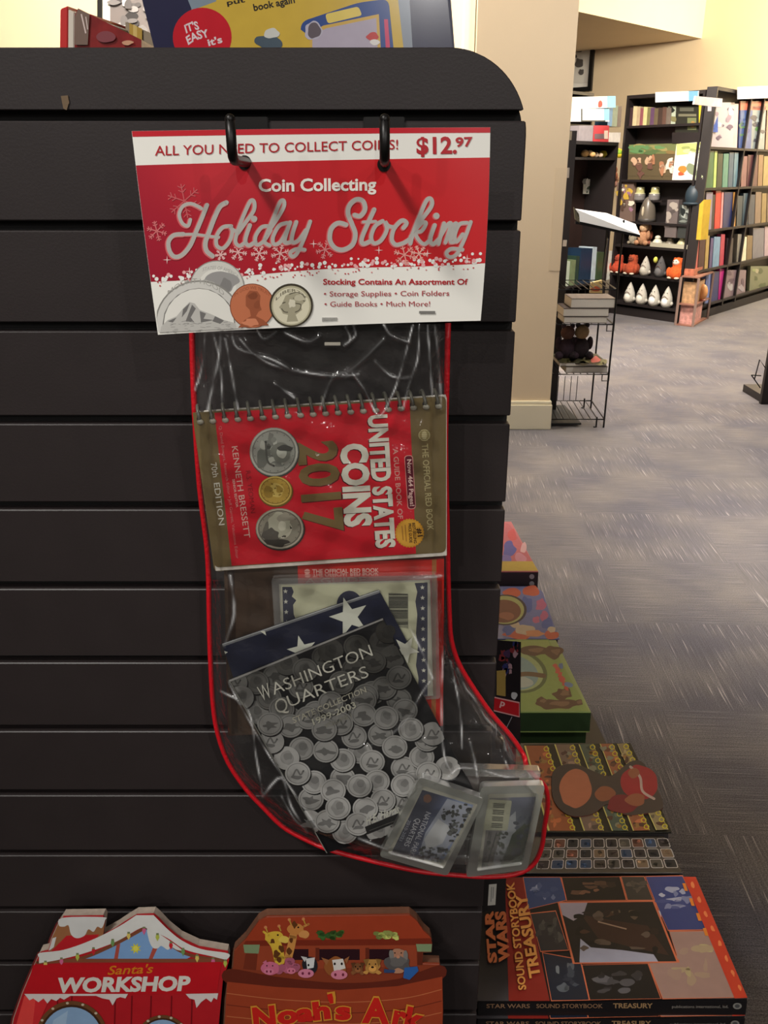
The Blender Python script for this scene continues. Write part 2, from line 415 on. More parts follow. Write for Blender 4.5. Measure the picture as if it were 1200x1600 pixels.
def pic_right(a):
    a.rect(884, 52, 921, 130, (225, 222, 215))
    for (x, y, w, h) in ((905,60,14,10),(904,78,12,8),(905,98,13,14),(908,112,8,9),(898,88,8,6)): a.blob(x, y, w/2, h/2, (95, 90, 88), 9)
picture('framed_picture', 'black framed picture with white mat on the far wall right of the column', WB, [(866,50),(930,42),(923,142),(862,146)], .06, .1, .04, pic_right)
# ============================================================ SLATWALL END PANEL
PY = .686
LAM = mat('espresso_laminate', (44, 38, 38), .42, noise=.05, nscale=25, bump=.06, bscale=500, spec=.35)
PXR = YP(PY)(806, 500).x; PXL = -.52
zt = YP(PY)(400, 74).z
GZ = [CZ + .0372 - .0762*k for k in range(0, 17)]     # centre of every groove
pn = thing('slatwall_display', 'dark brown slatted display panel with a rounded top corner behind the stocking', 'display panel', ((PXL+PXR)/2, PY+.01, 0))
R = .058
def arc(cx, cz, a0, a1, n=12): return [(cx+R*math.cos(math.radians(a0+(a1-a0)*i/n)), cz+R*math.sin(math.radians(a0+(a1-a0)*i/n))) for i in range(n+1)]
g = .0036
def half(z):                                     # right-hand inset of the rounded corner at height z
    d = z-(zt-R); return R-math.sqrt(max(0, R*R-d*d)) if d > 0 else 0
def slatpoly(zb, za):
    zs = [zb] + [zb+(za-zb)*i/14 for i in range(1, 14)] + [za] if za > zt-R else [zb, za]
    if za > zt-1e-4: zs += [zt-R+R*math.sin(math.radians(t)) for t in (75, 80, 84, 87, 89.5)]; zs = sorted(z for z in set(zs) if z < zt-1e-6)
    return [(PXR-half(z), z) for z in zs] + [(PXL+half(z), z) for z in zs[::-1]]
bevelled(MB().prism([(x, PY, z) for x, z in slatpoly(GZ[0]+g, zt)], (0, .012, 0)).build('slat', LAM, pn), .0006, 1)
for k in range(16):
    bevelled(MB().prism([(x, PY, z) for x, z in slatpoly(GZ[k+1]+g, GZ[k]-g)], (0, .012, 0)).build('slat', LAM, pn), .0009, 1)
core = [(PXL+.001, .03), (PXR-.001, .03)] + [(x-.001, z-.001) for x, z in arc(PXR-R, zt-R, 0, 90)] + [(x+.001, z-.001) for x, z in arc(PXL+R, zt-R, 90, 180)]
MB().prism([(x, PY+.0125, z) for x, z in core], (0, .0065, 0)).build('core_board', mat('groove_black', (14, 12, 12), .8), pn)
# small metal tag stuck in the first groove, at left
s = YP(PY-.001)
MB().prism([s(95,150), s(106,149), s(108,160), s(104,172), s(99,170), s(97,160)], (0,.001,0)).build('metal_chip', mat('brass_chip', (120,100,78), .4, metal=.6), pn)
# gondola body behind the panel
gb = thing('gondola_body', 'dark shelving gondola body behind the slatted panel', 'shelving', (-.2, 1.6, 0))
GT = zt-.03
MB().box((PXL+.03, PY+.02, 0), (PXR-.035, 2.6, .12)).build('base', BLK, gb)
MB().box((PXL+.03, PY+.02, .12), (PXR-.035, PY+.04, GT-.018)).build('end_board', BLK, gb)
MB().box((PXL+.03, 2.58, .12), (PXR-.035, 2.6, GT-.018)).build('end_board', BLK, gb)
MB().box((PXL+.03, PY+.04, .12), (PXL+.05, 2.58, GT-.018)).build('back_panel', BLK, gb)
MB().box((PXR-.055, PY+.04, .12), (PXR-.035, 2.58, GT-.018)).build('back_panel', BLK, gb)
MB().box((PXL+.03, PY+.02, GT-.018), (PXR-.035, 2.6, GT)).build('top_board', BLK, gb)

# hooks -------------------------------------------------------
HOOK = mat('black_hook_metal', (22, 20, 19), .38, metal=.4, spec=.5)
CARDY = .612
def hook(px, hx, label):
    p = YP(PY-.002)(px, 196); t = thing('display_hook', label, 'hook', p, 'black peg hooks holding the header card')
    c = YP(PY)(px, 183)
    bevelled(MB().box((c.x-.015, PY-.0025, GZ[0]-.022), (c.x+.015, PY-.0002, GZ[0]-.001)).build('back_plate', HOOK, t), .0006)
    hc = YP(CARDY)(hx, 254)
    e = Vector((hc.x, hc.y-.052, hc.z+.001))
    a = Vector((c.x, PY-.002, GZ[0]-.017))
    pts = [a, a+Vector((0,-.012,-.004)), Vector((hc.x, hc.y+.02, hc.z+.002)), hc, e]
    up = [e+Vector((0,-.004,.0015)), e+Vector((0,-.0062,.006)), e+Vector((0,-.0065,.022))]
    pts = [Vector(q) for q in spline(pts, 4)] if False else pts
    MB().tube(pts+up, .0031, 10).build('prong', HOOK, t, smooth=True)
    MB().ball(up[-1], .0032).build('prong_tip', HOOK, t, smooth=True)
    return t
hook(387, 386, 'left black metal peg hook through the header card over the letter N')
hook(600, 601, 'right black metal peg hook through the header card near the price')

# ============================================================ HOLIDAY STOCKING
stk = thing('christmas_stocking_bag', 'clear plastic stocking-shaped bag with red edging and printed header card', 'stocking', (-.03, .65, .78))
def cardY(px, py):
    u = (px-206)/560; v = (py-200)/310
    return CARDY - .011*max(0, .45-u)**1.5*(.4+v) - .003*math.sin(u*7+.6)*(.3+v) + .0006*math.sin(u*11)*v
cs = Curved(cardY)
def card(u, v):
    xl = 206+37*v+4*v*v; xr = 766-3*v-12*v*v
    yt = 205-10*u+4*u*u; yb = 523-33*u+11*u*u
    return (xl+(xr-xl)*u, yt+(yb-yt)*v)
def cgrid(v0, v1, nu, nv, colf, a):
    f = lambda u, v: card(u, (v0(u) if callable(v0) else v0)*(1-v)+(v1(u) if callable(v1) else v1)*v)
    a.grid(f, nu, nv, colf)
# card stock
cb = Art(cs); cb.lift = -.0004
cb.grid(card, 110, 60, (232, 230, 222))
co = cb.build('header_card', stk, mat('card_stock', rough=.45, attr=True, spec=.4))
m_ = co.modifiers.new('thickness', 'SOLIDIFY'); m_.thickness = .0004
CARDM = mat('card_print', rough=.3, attr=True, spec=.5, noise=.02, nscale=50)
A = Art(cs, .000009, .0001)
RED = (186, 24, 36)
cgrid(0, .028, 110, 2, (190, 22, 38), A)
v0 = lambda u: .168-.012*u
v1 = lambda u: .74-.04*u+.006*math.sin(u*9)
def redc(u, v):
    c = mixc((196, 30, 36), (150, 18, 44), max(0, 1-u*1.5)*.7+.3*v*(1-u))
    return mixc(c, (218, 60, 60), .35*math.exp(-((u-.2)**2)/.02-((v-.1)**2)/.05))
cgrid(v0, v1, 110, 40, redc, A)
# snow drift: scattered white dots and flakes along the border
def bord(u): return card(u, v1(u))
SN = (232, 232, 226)
for i in range(170):
    u = random.uniform(.005, .995); x, y = bord(u); y += abs(random.gauss(0, 1))*-7-1
    rr = random.uniform(1.3, 3.6); A.disc(x, y, rr, rr, SN if random.random() < .75 else (228, 170, 170), 7, up=(i % 8 == 0))
for i in range(60):
    u = random.uniform(.01, .99); x, y = bord(u); A.disc(x, y+random.uniform(1, 9), 1.4, 1.2, random.choice([(190,60,66),(214,140,140)]), 6, up=(i % 12 == 0))
def flake(x, y, r, col, w=1.6, rot=.2):
    for k in range(6):
        a = rot+k*math.pi/3; e = (x+r*math.cos(a), y+r*math.sin(a)); A.stroke([(x, y), e], w, col, False, up=False)
        for f in (.5, .75):
            m = (x+r*f*math.cos(a), y+r*f*math.sin(a))
            for d in (-.9, .9): A.stroke([m, (m[0]+r*.28*math.cos(a+d), m[1]+r*.28*math.sin(a+d))], w*.8, col, False, up=False)
for x, y, r, c in ((288, 314, 27, (196, 88, 92)), (245, 361, 16, (206, 110, 112)), (372, 394, 14, (226,178,174)), (405, 396, 13, (226,178,174)), (438, 396, 15, (222,170,166)),
                   (508, 390, 15, (210,130,130)), (632, 398, 17, (222,150,140)), (655, 396, 13, (226,168,156)), (345, 398, 9, (226,178,174))):
    A.up(); flake(x, y, r, c, 1.8, random.uniform(0, 1))
for x, y in ((261, 406), (490, 381), (592, 391), (668, 396), (730, 404), (296, 424)):
    for k in range(4): a = k*math.pi/2; A.poly([(x+7*math.cos(a), y+7*math.sin(a)), (x+1*math.cos(a+.78), y+1*math.sin(a+.78)), (x, y), (x+math.cos(a-.78), y+math.sin(a-.78))], (236,200,196), False)
# header words
TR = (176, 30, 40)
A.text('ALL YOU NEED TO COLLECT COINS!', (242, 243), (622, 233), 15.5, TR, .006, up=(.0, -1))
A.text('$12.', (651, 240), (714, 239), 26, TR, .03); A.text('97', (712, 229), (739, 228), 14.5, TR, .03)
A.text('Coin Collecting', (404, 299), (588, 297), 19.5, (236, 228, 218), .028)
z1 = lambda L: [(240+x/4.615, 290+y/4.615) for x, y in L]
z2 = lambda L: [(500+x/4.615, 290+y/4.615) for x, y in L]
HOL = [(z1([(265,245),(248,290),(208,272),(185,210),(210,150),(265,130),(320,150),(345,165)]), 6), (z1([(385,140),(352,225),(310,325),(265,430),(205,500),(150,512),(115,470),(108,405),(145,358),(215,350)]), 7.4),
 (z1([(215,352),(300,352),(400,365),(470,372)]), 5), (z1([(525,122),(480,150),(440,230),(402,330),(374,410),(382,470),(425,508)]), 8),
 (z1([(560,292),(500,300),(457,360),(455,430),(500,452),(548,400),(568,330),(548,290),(570,318),(610,335)]), 6.5),
 (z1([(610,340),(660,270),(722,180),(725,118),(700,110),(660,190),(612,310),(590,400),(620,435),(665,405)]), 6.5),
 (z1([(695,285),(662,390),(685,432),(735,405)]), 7), (z1([(832,292),(780,300),(736,365),(740,425),(790,405),(845,320)]), 6.5),
 (z1([(850,300),(900,225),(940,150),(938,108),(912,120),(870,220),(820,340),(800,405),(838,432)]), 6.5),
 (z1([(962,268),(905,290),(862,370),(868,422),(915,405),(965,320)]), 6.5), (z1([(985,265),(950,370),(948,412),(985,408)]), 7),
 (z1([(1030,262),(1002,350),(1000,408),(1045,395),(1100,320)]), 6.8), (z1([(1130,258),(1090,370),(1040,480),(1003,512),(985,485),(1030,458),(1090,463)]), 6.5)]
STO = [(z2([(250,212),(292,218),(325,170),(310,112),(262,100),(215,140),(202,200),(232,280),(255,350),(235,425),(170,462),(110,450),(72,392),(82,312),(130,270),(188,282)]), 8),
 (z2([(392,172),(345,275),(302,380),(312,420),(370,398)]), 7.5), (z2([(312,262),(402,258)]), 5), (z2([(452,255),(400,290),(370,365),(388,415),(440,395),(482,320),(470,262),(492,290),(530,300)]), 6.8),
 (z2([(602,305),(625,270),(590,252),(535,310),(518,385),(545,425),(600,415),(650,385)]), 7.2), (z2([(655,370),(730,250),(803,150),(802,98),(770,105),(720,215),(675,330),(652,418)]), 7),
 (z2([(668,340),(735,270),(765,272),(735,325),(690,342),(715,395),(755,422),(800,385)]), 6.5), (z2([(828,285),(795,385),(815,422),(860,385)]), 7.2),
 (z2([(895,272),(855,420)]), 7), (z2([(862,380),(915,290),(945,272),(925,350),(905,410)]), 6.5), (z2([(915,390),(960,290),(985,275),(960,350),(940,405),(975,405)]), 6.2),
 (z2([(1060,268),(1005,280),(972,360),(985,405),(1030,350)]), 6.5), (z2([(1088,262),(1040,390),(985,495),(935,515),(912,485),(950,455),(1028,462)]), 6.5)]
for dx, dy, col, ex in ((-1.2, .9, (206, 96, 98), 1.6), (0, 0, (176, 172, 166), 0)):
    A.up()
    for p, w in HOL+STO: A.stroke([(x+dx, y+dy) for x, y in p], w*.92+ex, col, up=False)
    for x, y in (z1([(725,240)])[0], z2([(840,218)])[0]): A.disc(x+dx, y+dy, 5+ex/2, None, col, 14, up=False)
A.text('Stocking Contains An Assortment Of', (505, 444.5), (731, 444.5), 9, TR, .02)
A.text('• Storage Supplies • Coin Folders', (506, 463), (702, 462), 8.2, (170, 70, 76), .005)
A.text('• Guide Books • Much More!', (507, 479), (672, 478.5), 8.2, (170, 70, 76), .005)
# printed coins on the card
def clipcoin(x, y, r, rim, face, n=40):
    def cl(p):
        # keep inside the card edges
        px, py = p
        for _ in range(3):
            v = (py-200)/320; xl = 206+37*v+4*v*v+1; px = max(px, xl)
            u = (px-206)/560; yb = 523-33*u+11*u*u-1; py = min(py, yb)
        return (px, py)
    P = lambda rr: [cl((x+rr*math.cos(2*math.pi*i/n), y+rr*math.sin(2*math.pi*i/n))) for i in range(n)]
    A.poly(P(r), rim); A.poly(P(r*.965), face); return P, cl
P, cl = clipcoin(339, 450, 43, (150,148,142), (206,204,196)); A.poly(P(30), (222,220,212))
A.text('STATES OF AMERICA', (316, 424), (372, 436), 6, (165,163,158), .01, arc=8)
A.blob(345, 440, 26, 16, (150,148,146), 12, .15); A.blob(325, 446, 12, 9, (178,176,170), 10); A.blob(353, 446, 9, 11, (128,126,124), 10)
P, cl = clipcoin(311, 507, 69, (138,136,130), (204,202,196)); A.ring(311, 507, 57, 57, 1.6, (120,118,116)) if False else None
A.poly([cl(p) for p in [(311+57*math.cos(t/20*math.pi*2), 507+57*math.sin(t/20*math.pi*2)) for t in range(20)]], (120,118,114)); A.poly([cl((311+55*math.cos(t/24*math.pi*2), 506+55*math.sin(t/24*math.pi*2))) for t in range(24)], (224,222,214))
A.text('MOUNT HOOD', (262, 462), (350, 463), 8, (160,158,152), .01, arc=20)
A.poly([cl(p) for p in [(252,510),(262,500),(276,494),(286,482),(296,472),(304,474),(312,484),(330,491),(350,500),(368,505),(370,514),(250,523)]], (186,184,178))
for q in ([(286,483),(297,473),(292,486),(284,496)], [(300,476),(306,482),(298,496),(304,504),(290,502)], [(312,486),(322,490),(318,498),(334,500),(314,504)], [(336,494),(350,501),(344,506),(332,502)], [(262,502),(276,496),(270,504)]): A.poly([cl(p) for p in q], (112,110,108))
for i in range(40): x, y = cl((random.uniform(256,368), random.uniform(502,522))); A.stroke([(x, y), (min(x+random.uniform(3,9), 372), y+random.uniform(-2,1))], .8, (150,148,144), False, up=(i % 10 == 0))
P, cl = clipcoin(394, 478, 35, (120,62,40), (190,112,78)); A.text('IN GOD WE TRUST', (366, 464), (422, 464), 5, (150,80,54), .01, arc=12)
A.poly([cl(p) for p in [(384,462),(390,454),(402,455),(407,462),(406,476),(409,484),(404,487),(400,494),(412,500),(420,508),(372,512),(382,500),(392,494),(390,484),(384,478)]], (152,84,56))
A.blob(396, 462, 8, 5, (128,68,44)); A.blob(402, 476, 5, 6, (140,76,50)); A.blob(392, 504, 12, 6, (206,130,96))
A.disc(455, 477, 34, None, (62,56,44), 40); A.disc(455, 477.5, 31, None, (176,170,142), 40); A.disc(455, 478, 28.5, None, (214,208,182), 36)
A.poly([(446,462),(455,457),(466,459),(476,464),(478,470),(470,478),(472,484),(462,492),(466,502),(448,503),(450,492),(442,490),(439,484),(436,480),(441,474)], (164,158,134))
for q in ([(452,460),(462,457),(472,460),(477,466)], [(458,466),(468,466),(476,471)], [(440,482),(444,487),(450,488)], [(441,474),(446,472)], [(462,474),(470,476),(468,484),(461,488)]): A.stroke(q, 1.5, (92,86,72))
A.blob(468, 466, 7, 5, (190,184,160)); A.blob(456, 474, 6, 7, (214,208,186)); A.text('LIBERTY', (431, 470), (480, 470), 5, (120,114,96), .01, arc=14)
# hole rims, sticker remnants, staples
for hx, hy in ((382, 254), (600, 257)): A.disc(hx, hy, 10.5, 11.5, (16, 14, 14), 26)
A.rect(655, 486, 680, 490, (120,118,114))
A.build('header_print', stk, CARDM)
sb = Curved(lambda x, y: cardY(x, y)-.0006)
MB().prism([sb(503,496), sb(527,496), sb(527,501), sb(503,502)], (0,.0003,0)).build('clear_tape', film_mat('tape', .2, .25, .15), stk)
bevelled(MB().prism([YP(.612)(507,535), YP(.612)(532,535), YP(.612)(532,540), YP(.612)(507,540)], (0,.001,0)).build('staple', mat('staple_steel', (225,220,205), .3, metal=.7), stk), .0002)

# outline of the bag -----------------------------------------
OUT_L = [(300,505),(301,560),(304,640),(312,760),(323,850),(326,900),(327,960),(329,1030),(333,1100),(340,1145),(356,1190),(384,1232),(412,1262),(440,1290),(470,1308),(510,1326),(560,1340),(610,1352),(660,1362),(710,1367),(760,1370),(805,1366),(832,1352),(846,1325),(851,1290),(856,1255),(851,1228),(832,1210),(822,1196),(818,1180),(798,1150),(765,1112),(735,1068),(716,1035),(705,1000),(702,960),(700,900),(699,840),(697,760),(696,680),(698,600),(700,505)]
EDGEY = .662
def inpoly(x, y, P):
    c = False; n = len(P); j = n-1
    for i in range(n):
        xi, yi = P[i]; xj, yj = P[j]
        if (yi > y) != (yj > y) and x < (xj-xi)*(y-yi)/(yj-yi)+xi: c = not c
        j = i
    return c
def edist(x, y, P):
    d = 1e9
    for (ax, ay), (bx, by) in zip(P[:-1], P[1:]):
        dx, dy = bx-ax, by-ay; t = max(0, min(1, ((x-ax)*dx+(y-ay)*dy)/(dx*dx+dy*dy))); q = math.hypot(x-ax-dx*t, y-ay-dy*t)
        if q < d: d = q
    return d
out_s = [tuple(q) for q in spline(OUT_L, 3)]
BINDM = mat('red_binding_tape', (196, 16, 30), .42, spec=.5, bump=.3, bscale=300)
bt = MB(); pts = [YP(EDGEY - (.012 if 1180 < y and x > 500 else .0))(x, y) for x, y in out_s]
bt.tube(pts, .0024, 8)
bt.build('binding', BINDM, stk, smooth=True)
# creases (pixel polylines, height mm, half-width px)
CR = [([(345,515),(342,560),(333,600),(325,640)], 3.0, 4), ([(362,520),(372,545),(420,560),(450,575)], 3, 3.2), ([(352,530),(360,570),(372,640)], 3.5, 3.4), ([(375,530),(400,556),(440,575),(520,588),(560,585)], 2.6, 3),
 ([(400,512),(412,530),(430,520)], 2, 3), ([(445,520),(480,535),(500,525)], 2.4, 3), ([(540,512),(548,530),(538,540),(555,525),(552,508)], 2.6, 2.4), ([(600,508),(612,525),(640,535)], 3, 3),
 ([(645,508),(636,545),(625,585),(612,620),(592,650),(570,610),(552,585)], 4.2, 2.8), ([(655,506),(653,560),(640,600),(630,640)], 3.6, 3), ([(668,508),(672,560),(676,620)], 3.2, 3), ([(680,512),(686,570),(690,640)], 2.6, 3),
 ([(600,530),(570,560),(545,580),(520,590),(500,640)], 2.4, 3), ([(320,520),(316,570),(305,610)], 3, 3), ([(333,520),(345,575),(348,640)], 2.6, 3), ([(586,565),(612,588),(640,590)], 2.2, 2.4), ([(430,600),(460,622)], 2, 3),
 ([(704,1032),(712,1070),(720,1120),(722,1170)], 4, 2.6), ([(715,1045),(728,1075),(740,1090),(758,1120),(785,1150),(790,1172)], 3.6, 3), ([(735,1160),(742,1190),(746,1215)], 5, 3.4), ([(693,1010),(690,1090),(694,1180),(712,1215)], 3, 3),
 ([(672,1065),(655,1090),(640,1120),(615,1145)], 4.2, 2.8), ([(700,1215),(720,1200),(760,1206),(800,1215),(840,1200)], 3, 3), ([(357,1066),(380,1110),(420,1180),(460,1240),(500,1300)], 2.6, 2.6), ([(345,1080),(388,1110),(400,1180),(410,1240)], 2.4, 3),
 ([(410,1245),(440,1215),(455,1260),(480,1300)], 2.6, 3.4), ([(440,1245),(460,1280),(478,1296)], 3, 2.4), ([(560,1310),(610,1330),(660,1345)], 2, 3), ([(790,1190),(800,1206),(830,1190)], 3, 2.6), ([(640,980),(660,1020),(676,1060)], 1.6, 3),
 ([(360,900),(366,960),(350,1010)], 1.8, 4), ([(640,905),(690,900)], 1.6, 3)]
CRS = []
for p, h, w in CR:
    q = [tuple(k) for k in spline(p, 4)]; xs = [k[0] for k in q]; ys = [k[1] for k in q]
    CRS.append((q, h*.001, w, min(xs)-14, max(xs)+14, min(ys)-14, max(ys)+14))
WH = [0]
def filmY(px, py, d):
    WH[0] = 0
    t = min(1, d/26); t = t*t*(3-2*t)
    if py < 640: inner = .6175+(.629-.6175)*max(0, (py-505)/135)
    elif py < 1120: inner = .629
    else: inner = .629-.007*min(1, (py-1120)/90)
    Y = EDGEY-.004 + (inner-EDGEY+.004)*t
    if 600 < py < 905: Y = min(Y, .6315)
    if py < 560: Y = inner + (Y-inner)*max(0, (py-505)/55)
    if px > 580 and py > 1190: Y = min(Y, .640-.012*t)
    for q, h, w, x0, x1, y0, y1 in CRS:
        if x0 < px < x1 and y0 < py < y1:
            dd = edist(px, py, q)
            if dd < w*3: e_ = math.exp(-(dd/w)**2); Y -= h*e_*(1+.3*math.sin(py*.21+x0)+.25*math.sin(px*.25+y0)); WH[0] = max(WH[0], math.exp(-(dd/(w*.45))**2)*(.55+.45*math.sin(py*.09+px*.07+x0)))
    Y += .0008*math.sin(px*.09+py*.05)*t + .0006*math.sin(py*.13-px*.04)*t
    return Y
def film(name, surfY, stepx, m, parent, shrink=0):
    poly = [(300, 640) if False else p for p in out_s]
    x0, x1, y0, y1 = 296, 860, 506, 1374
    nx = int((x1-x0)/stepx); ny = int((y1-y0)/stepx); idx = {}; V = []; Fc = []
    ins = {}; WV = []
    for j in range(ny+1):
        for i in range(nx+1):
            x = x0+i*stepx; y = y0+j*stepx; ins[(i, j)] = inpoly(x, y, poly)
    def vid(i, j):
        if (i, j) not in idx:
            x = x0+i*stepx; y = y0+j*stepx; d = edist(x, y, OUT_L) if shrink == 0 else 30
            if y < 560: pass
            idx[(i, j)] = len(V); Y = surfY(x, y, d); WV.append(WH[0] if shrink == 0 else 0); r = ray(x, y); V.append(CAM + r*(Y/r.y))
        return idx[(i, j)]
    for j in range(ny):
        for i in range(nx):
            if ins[(i,j)] and ins[(i+1,j)] and ins[(i,j+1)] and ins[(i+1,j+1)]: Fc.append((vid(i,j), vid(i,j+1), vid(i+1,j+1), vid(i+1,j)))
    return mk(name, V, Fc, m, parent, [[(WV[i],)*3 for i in f] for f in Fc], smooth=True)
film('front_film', filmY, 2.3, film_mat('clear_film', .015, .012, .10, bump=.35, bscale=60, crease=.55, hazecol=(225,225,225)), stk)
film('back_film', lambda x, y, d: EDGEY+.001, 14, film_mat('clear_film_back', .0, .02, .2, bump=.1), stk, 1)
# ============================================================ CONTENTS OF THE STOCKING
CREAM = (206, 204, 188)
PAGE = mat('page_edges', (214, 208, 196), .8, noise=.08, nscale=300)
def slab(surf, q, depth, name, m, parent, bev=0, n=None):
    """solid board: front face is the quad q on surf, thickness goes back along the surface normal"""
    P = [surf(*p) for p in q]; v = -(n or surf.n)*depth
    o = MB().prism(P, v, (.5,.5,.5)).build(name, m, parent)
    if bev: bevelled(o, bev, 2)
    return o
def col_mat(name, col, rough=.4, **k): return mat(name, col, rough, **k)
def base_of(surf, q): return min((surf(*p) for p in q), key=lambda v: v.z)
CLEAR = film_mat('clear_hard_plastic', .01, .04, .12, bump=.03, bscale=8)
CLEARF = film_mat('frosted_case_edge', .08, .46, .28, bump=.05, bscale=20, hazecol=(178, 180, 170))

# --- spiral price guide
S = YP(.6335)
bq = [(301,645),(697,619),(697,863),(335,887)]
t = thing('spiral_book', 'red and gold spiral-bound coin price guide turned sideways in the upper stocking', 'book', base_of(S, bq))
GOLD = (116, 98, 58)
def rounded(q, r, corners=(0,1,2,3), n=5):
    out = []
    for i in range(4):
        c = Vector(q[i]); a = (Vector(q[i-1])-c).normalized(); b = (Vector(q[(i+1) % 4])-c).normalized()
        if i in corners:
            for k in range(n+1):
                s_ = k/n; out.append(tuple(c + a*r*(1-s_)**2 + b*r*s_**2))
        else: out.append(tuple(c))
    return out
rq = rounded(bq, 9, (1, 2, 3))
MB().prism([S(*p) for p in rq], (0, .0006, 0)).build('front_cover', col_mat('gold_cover', (108, 92, 56), .35), t)
pq = [(x+(2 if i in (0,3) else 1), y+(5 if i > 1 else 3)) for i, (x, y) in enumerate(bq)]
MB().prism([YP(.6342)(*p) for p in pq], (0, .0115, 0)).build('pages', PAGE, t)
MB().prism([YP(.646)(*p) for p in rounded([(x, y+6) for x, y in bq], 8)], (0, .0006, 0)).build('back_cover', col_mat('gold_cover', GOLD, .35), t)
a = Art(S)
a.poly([(335,645),(640,625),(650,865),(362,884)], (196, 20, 38))
for d, c, z in ((1.4, (90, 12, 20), 0), (0, GOLD, 1)):
    a.text('2017', (466+d, 692+d), (478+d, 834+d), 60, c, .035)
for d, c in ((1.3, (70, 10, 16)), (0, (214, 216, 200))):
    a.text('UNITED STATES', (576-d, 649+d), (589-d, 857+d), 29, c, .045)
    a.text('COINS', (534-d, 694+d), (541-d, 824+d), 40, c, .05)
a.text('A GUIDE BOOK OF', (614, 701), (622, 811), 8, (206, 150, 140), .015)
a.poly(rounded([(631.5,712),(645,711),(650,795),(637,796)], 5), (214, 150, 140)); a.poly(rounded([(632.5,713),(644,712),(649,794),(638,795)], 5), (96, 16, 40))
a.text('Now 464 Pages!', (636, 718), (641, 791), 7, (226, 190, 180), .02)
a.text('THE OFFICIAL RED BOOK', (659, 694), (668, 829), 10, (176, 164, 118), .01)
a.disc(663, 680, 9, 9, (150, 138, 92)); a.ring(663, 680, 9, 9, 1, (190, 180, 132)); a.disc(663, 680, 4, 7, (196, 186, 140))
for k in range(-2, 3): a.stroke([(655, 680+k*3), (671, 680+k*3)], .8, (104, 92, 58), False)
a.poly([(640+(23 if i % 2 else 21.5)*math.cos(i*math.pi/30), 833+(23 if i % 2 else 21.5)*math.sin(i*math.pi/30)) for i in range(60)], (206, 150, 44)); a.disc(640, 833, 20, None, (216, 164, 58)); 
a.text('#1', (651, 826), (653, 839), 8, (60, 30, 14), .03); a.text('BEST-SELLING', (644, 817), (647, 849), 4.5, (60,30,14), .03); a.text('PRICE GUIDE', (638, 818), (640, 848), 4.5, (60,30,14), .03)
a.stroke([(633,820),(635,846)], 1.2, (150,100,36), False); a.stroke([(628,822),(630,844)], 1.2, (150,100,36), False)
a.text('70th', (329, 724), (333, 746), 9.5, CREAM, .005); a.text('EDITION', (334, 755), (342, 821), 9.5, CREAM, .005)
a.text('Q. David Bowers, Research Editor • Jeff Garrett, Valuations Editor', (342, 666), (369, 873), 4.6, (206, 120, 118), 0)
a.text('KENNETH BRESSETT', (362, 698), (382, 841), 9.5, (214, 178, 166), .004)
a.text('SENIOR EDITOR', (363, 749), (369, 793), 3.8, (214, 178, 166), .01); a.text('R.S. YEOMAN', (384, 736), (392, 802), 7.5, (132, 14, 28), .005)
def coin(a, x, y, rx, ry, base, dark, light, seed=0, kind=0):
    R_ = random.Random(seed)
    a.disc(x+1, y+1.5, rx+1, ry+1, dark, 30); a.disc(x, y, rx, ry, base, 30); a.ring(x, y, rx*.96, ry*.96, 1.2, light, 30); a.ring(x, y, rx*.88, ry*.88, .8, dark, 30)
    if kind == 0:      # seated / standing figure
        a.blob(x-rx*.05, y, rx*.62, ry*.55, mixc(base, dark, .35), 14, .3)
        for i in range(26):
            an = R_.uniform(0, 6.28); r_ = R_.uniform(0, .62); c = mixc(dark, light, R_.random()); a.blob(x+rx*r_*math.cos(an), y+ry*r_*math.sin(an), rx*R_.uniform(.05, .17), ry*R_.uniform(.05, .2), c, 7, .4)
    else:              # portrait bust
        a.blob(x+rx*.08, y-ry*.05, rx*.42, ry*.5, light, 14, .08); a.blob(x-rx*.45, y+ry*.1, rx*.3, ry*.42, mixc(base, dark, .4), 10, .2)
        a.blob(x+rx*.25, y-ry*.1, rx*.2, ry*.28, mixc(base, dark, .25), 10, .2)
        for i in range(14):
            c = mixc(dark, base, R_.random()*.7); a.blob(x+rx*R_.uniform(-.4, .45), y+ry*R_.uniform(-.5, .5), rx*.06, ry*.05, c, 6, .3)
    for i in range(16):
        an = i*.39+.2; a.disc(x+rx*.8*math.cos(an), y+ry*.8*math.sin(an), .9, .9, mixc(dark, base, .4), 5, up=False)
coin(a, 428, 706, 38, 38, (150,152,142), (62,62,58), (196,198,184), 1, 0)
a.blob(438, 706, 15, 17, (120,122,112), 12, .15); a.blob(440, 707, 8, 9, (190,192,178), 10, .1); a.blob(444, 700, 12, 6, (70,70,66), 8, .3); a.blob(410, 718, 8, 14, (104,106,98), 8, .3); a.stroke([(415,690),(418,720),(428,728)], 3, (84,84,78))
coin(a, 430, 767, 26, 23, (182,152,66), (106,84,26), (206,182,98), 2, 1)
coin(a, 437, 826, 37.5, 32, (140,136,120), (46,42,38), (188,184,164), 3, 1)
a.blob(436, 820, 18, 20, (174,172,152), 14, .12); a.blob(424, 838, 14, 13, (86,82,74), 12, .25); a.blob(446, 808, 12, 7, (150,146,130), 9, .3); a.blob(433, 848, 20, 6, (60,56,50), 10, .3); a.blob(441, 822, 6, 8, (196,194,174), 9, .1)
a.build('cover_print', t, PRINTG)
wb = MB(); holes = Art(YP(.6333)); sp = None
EW = Vector((S(697,619)-S(301,645)))
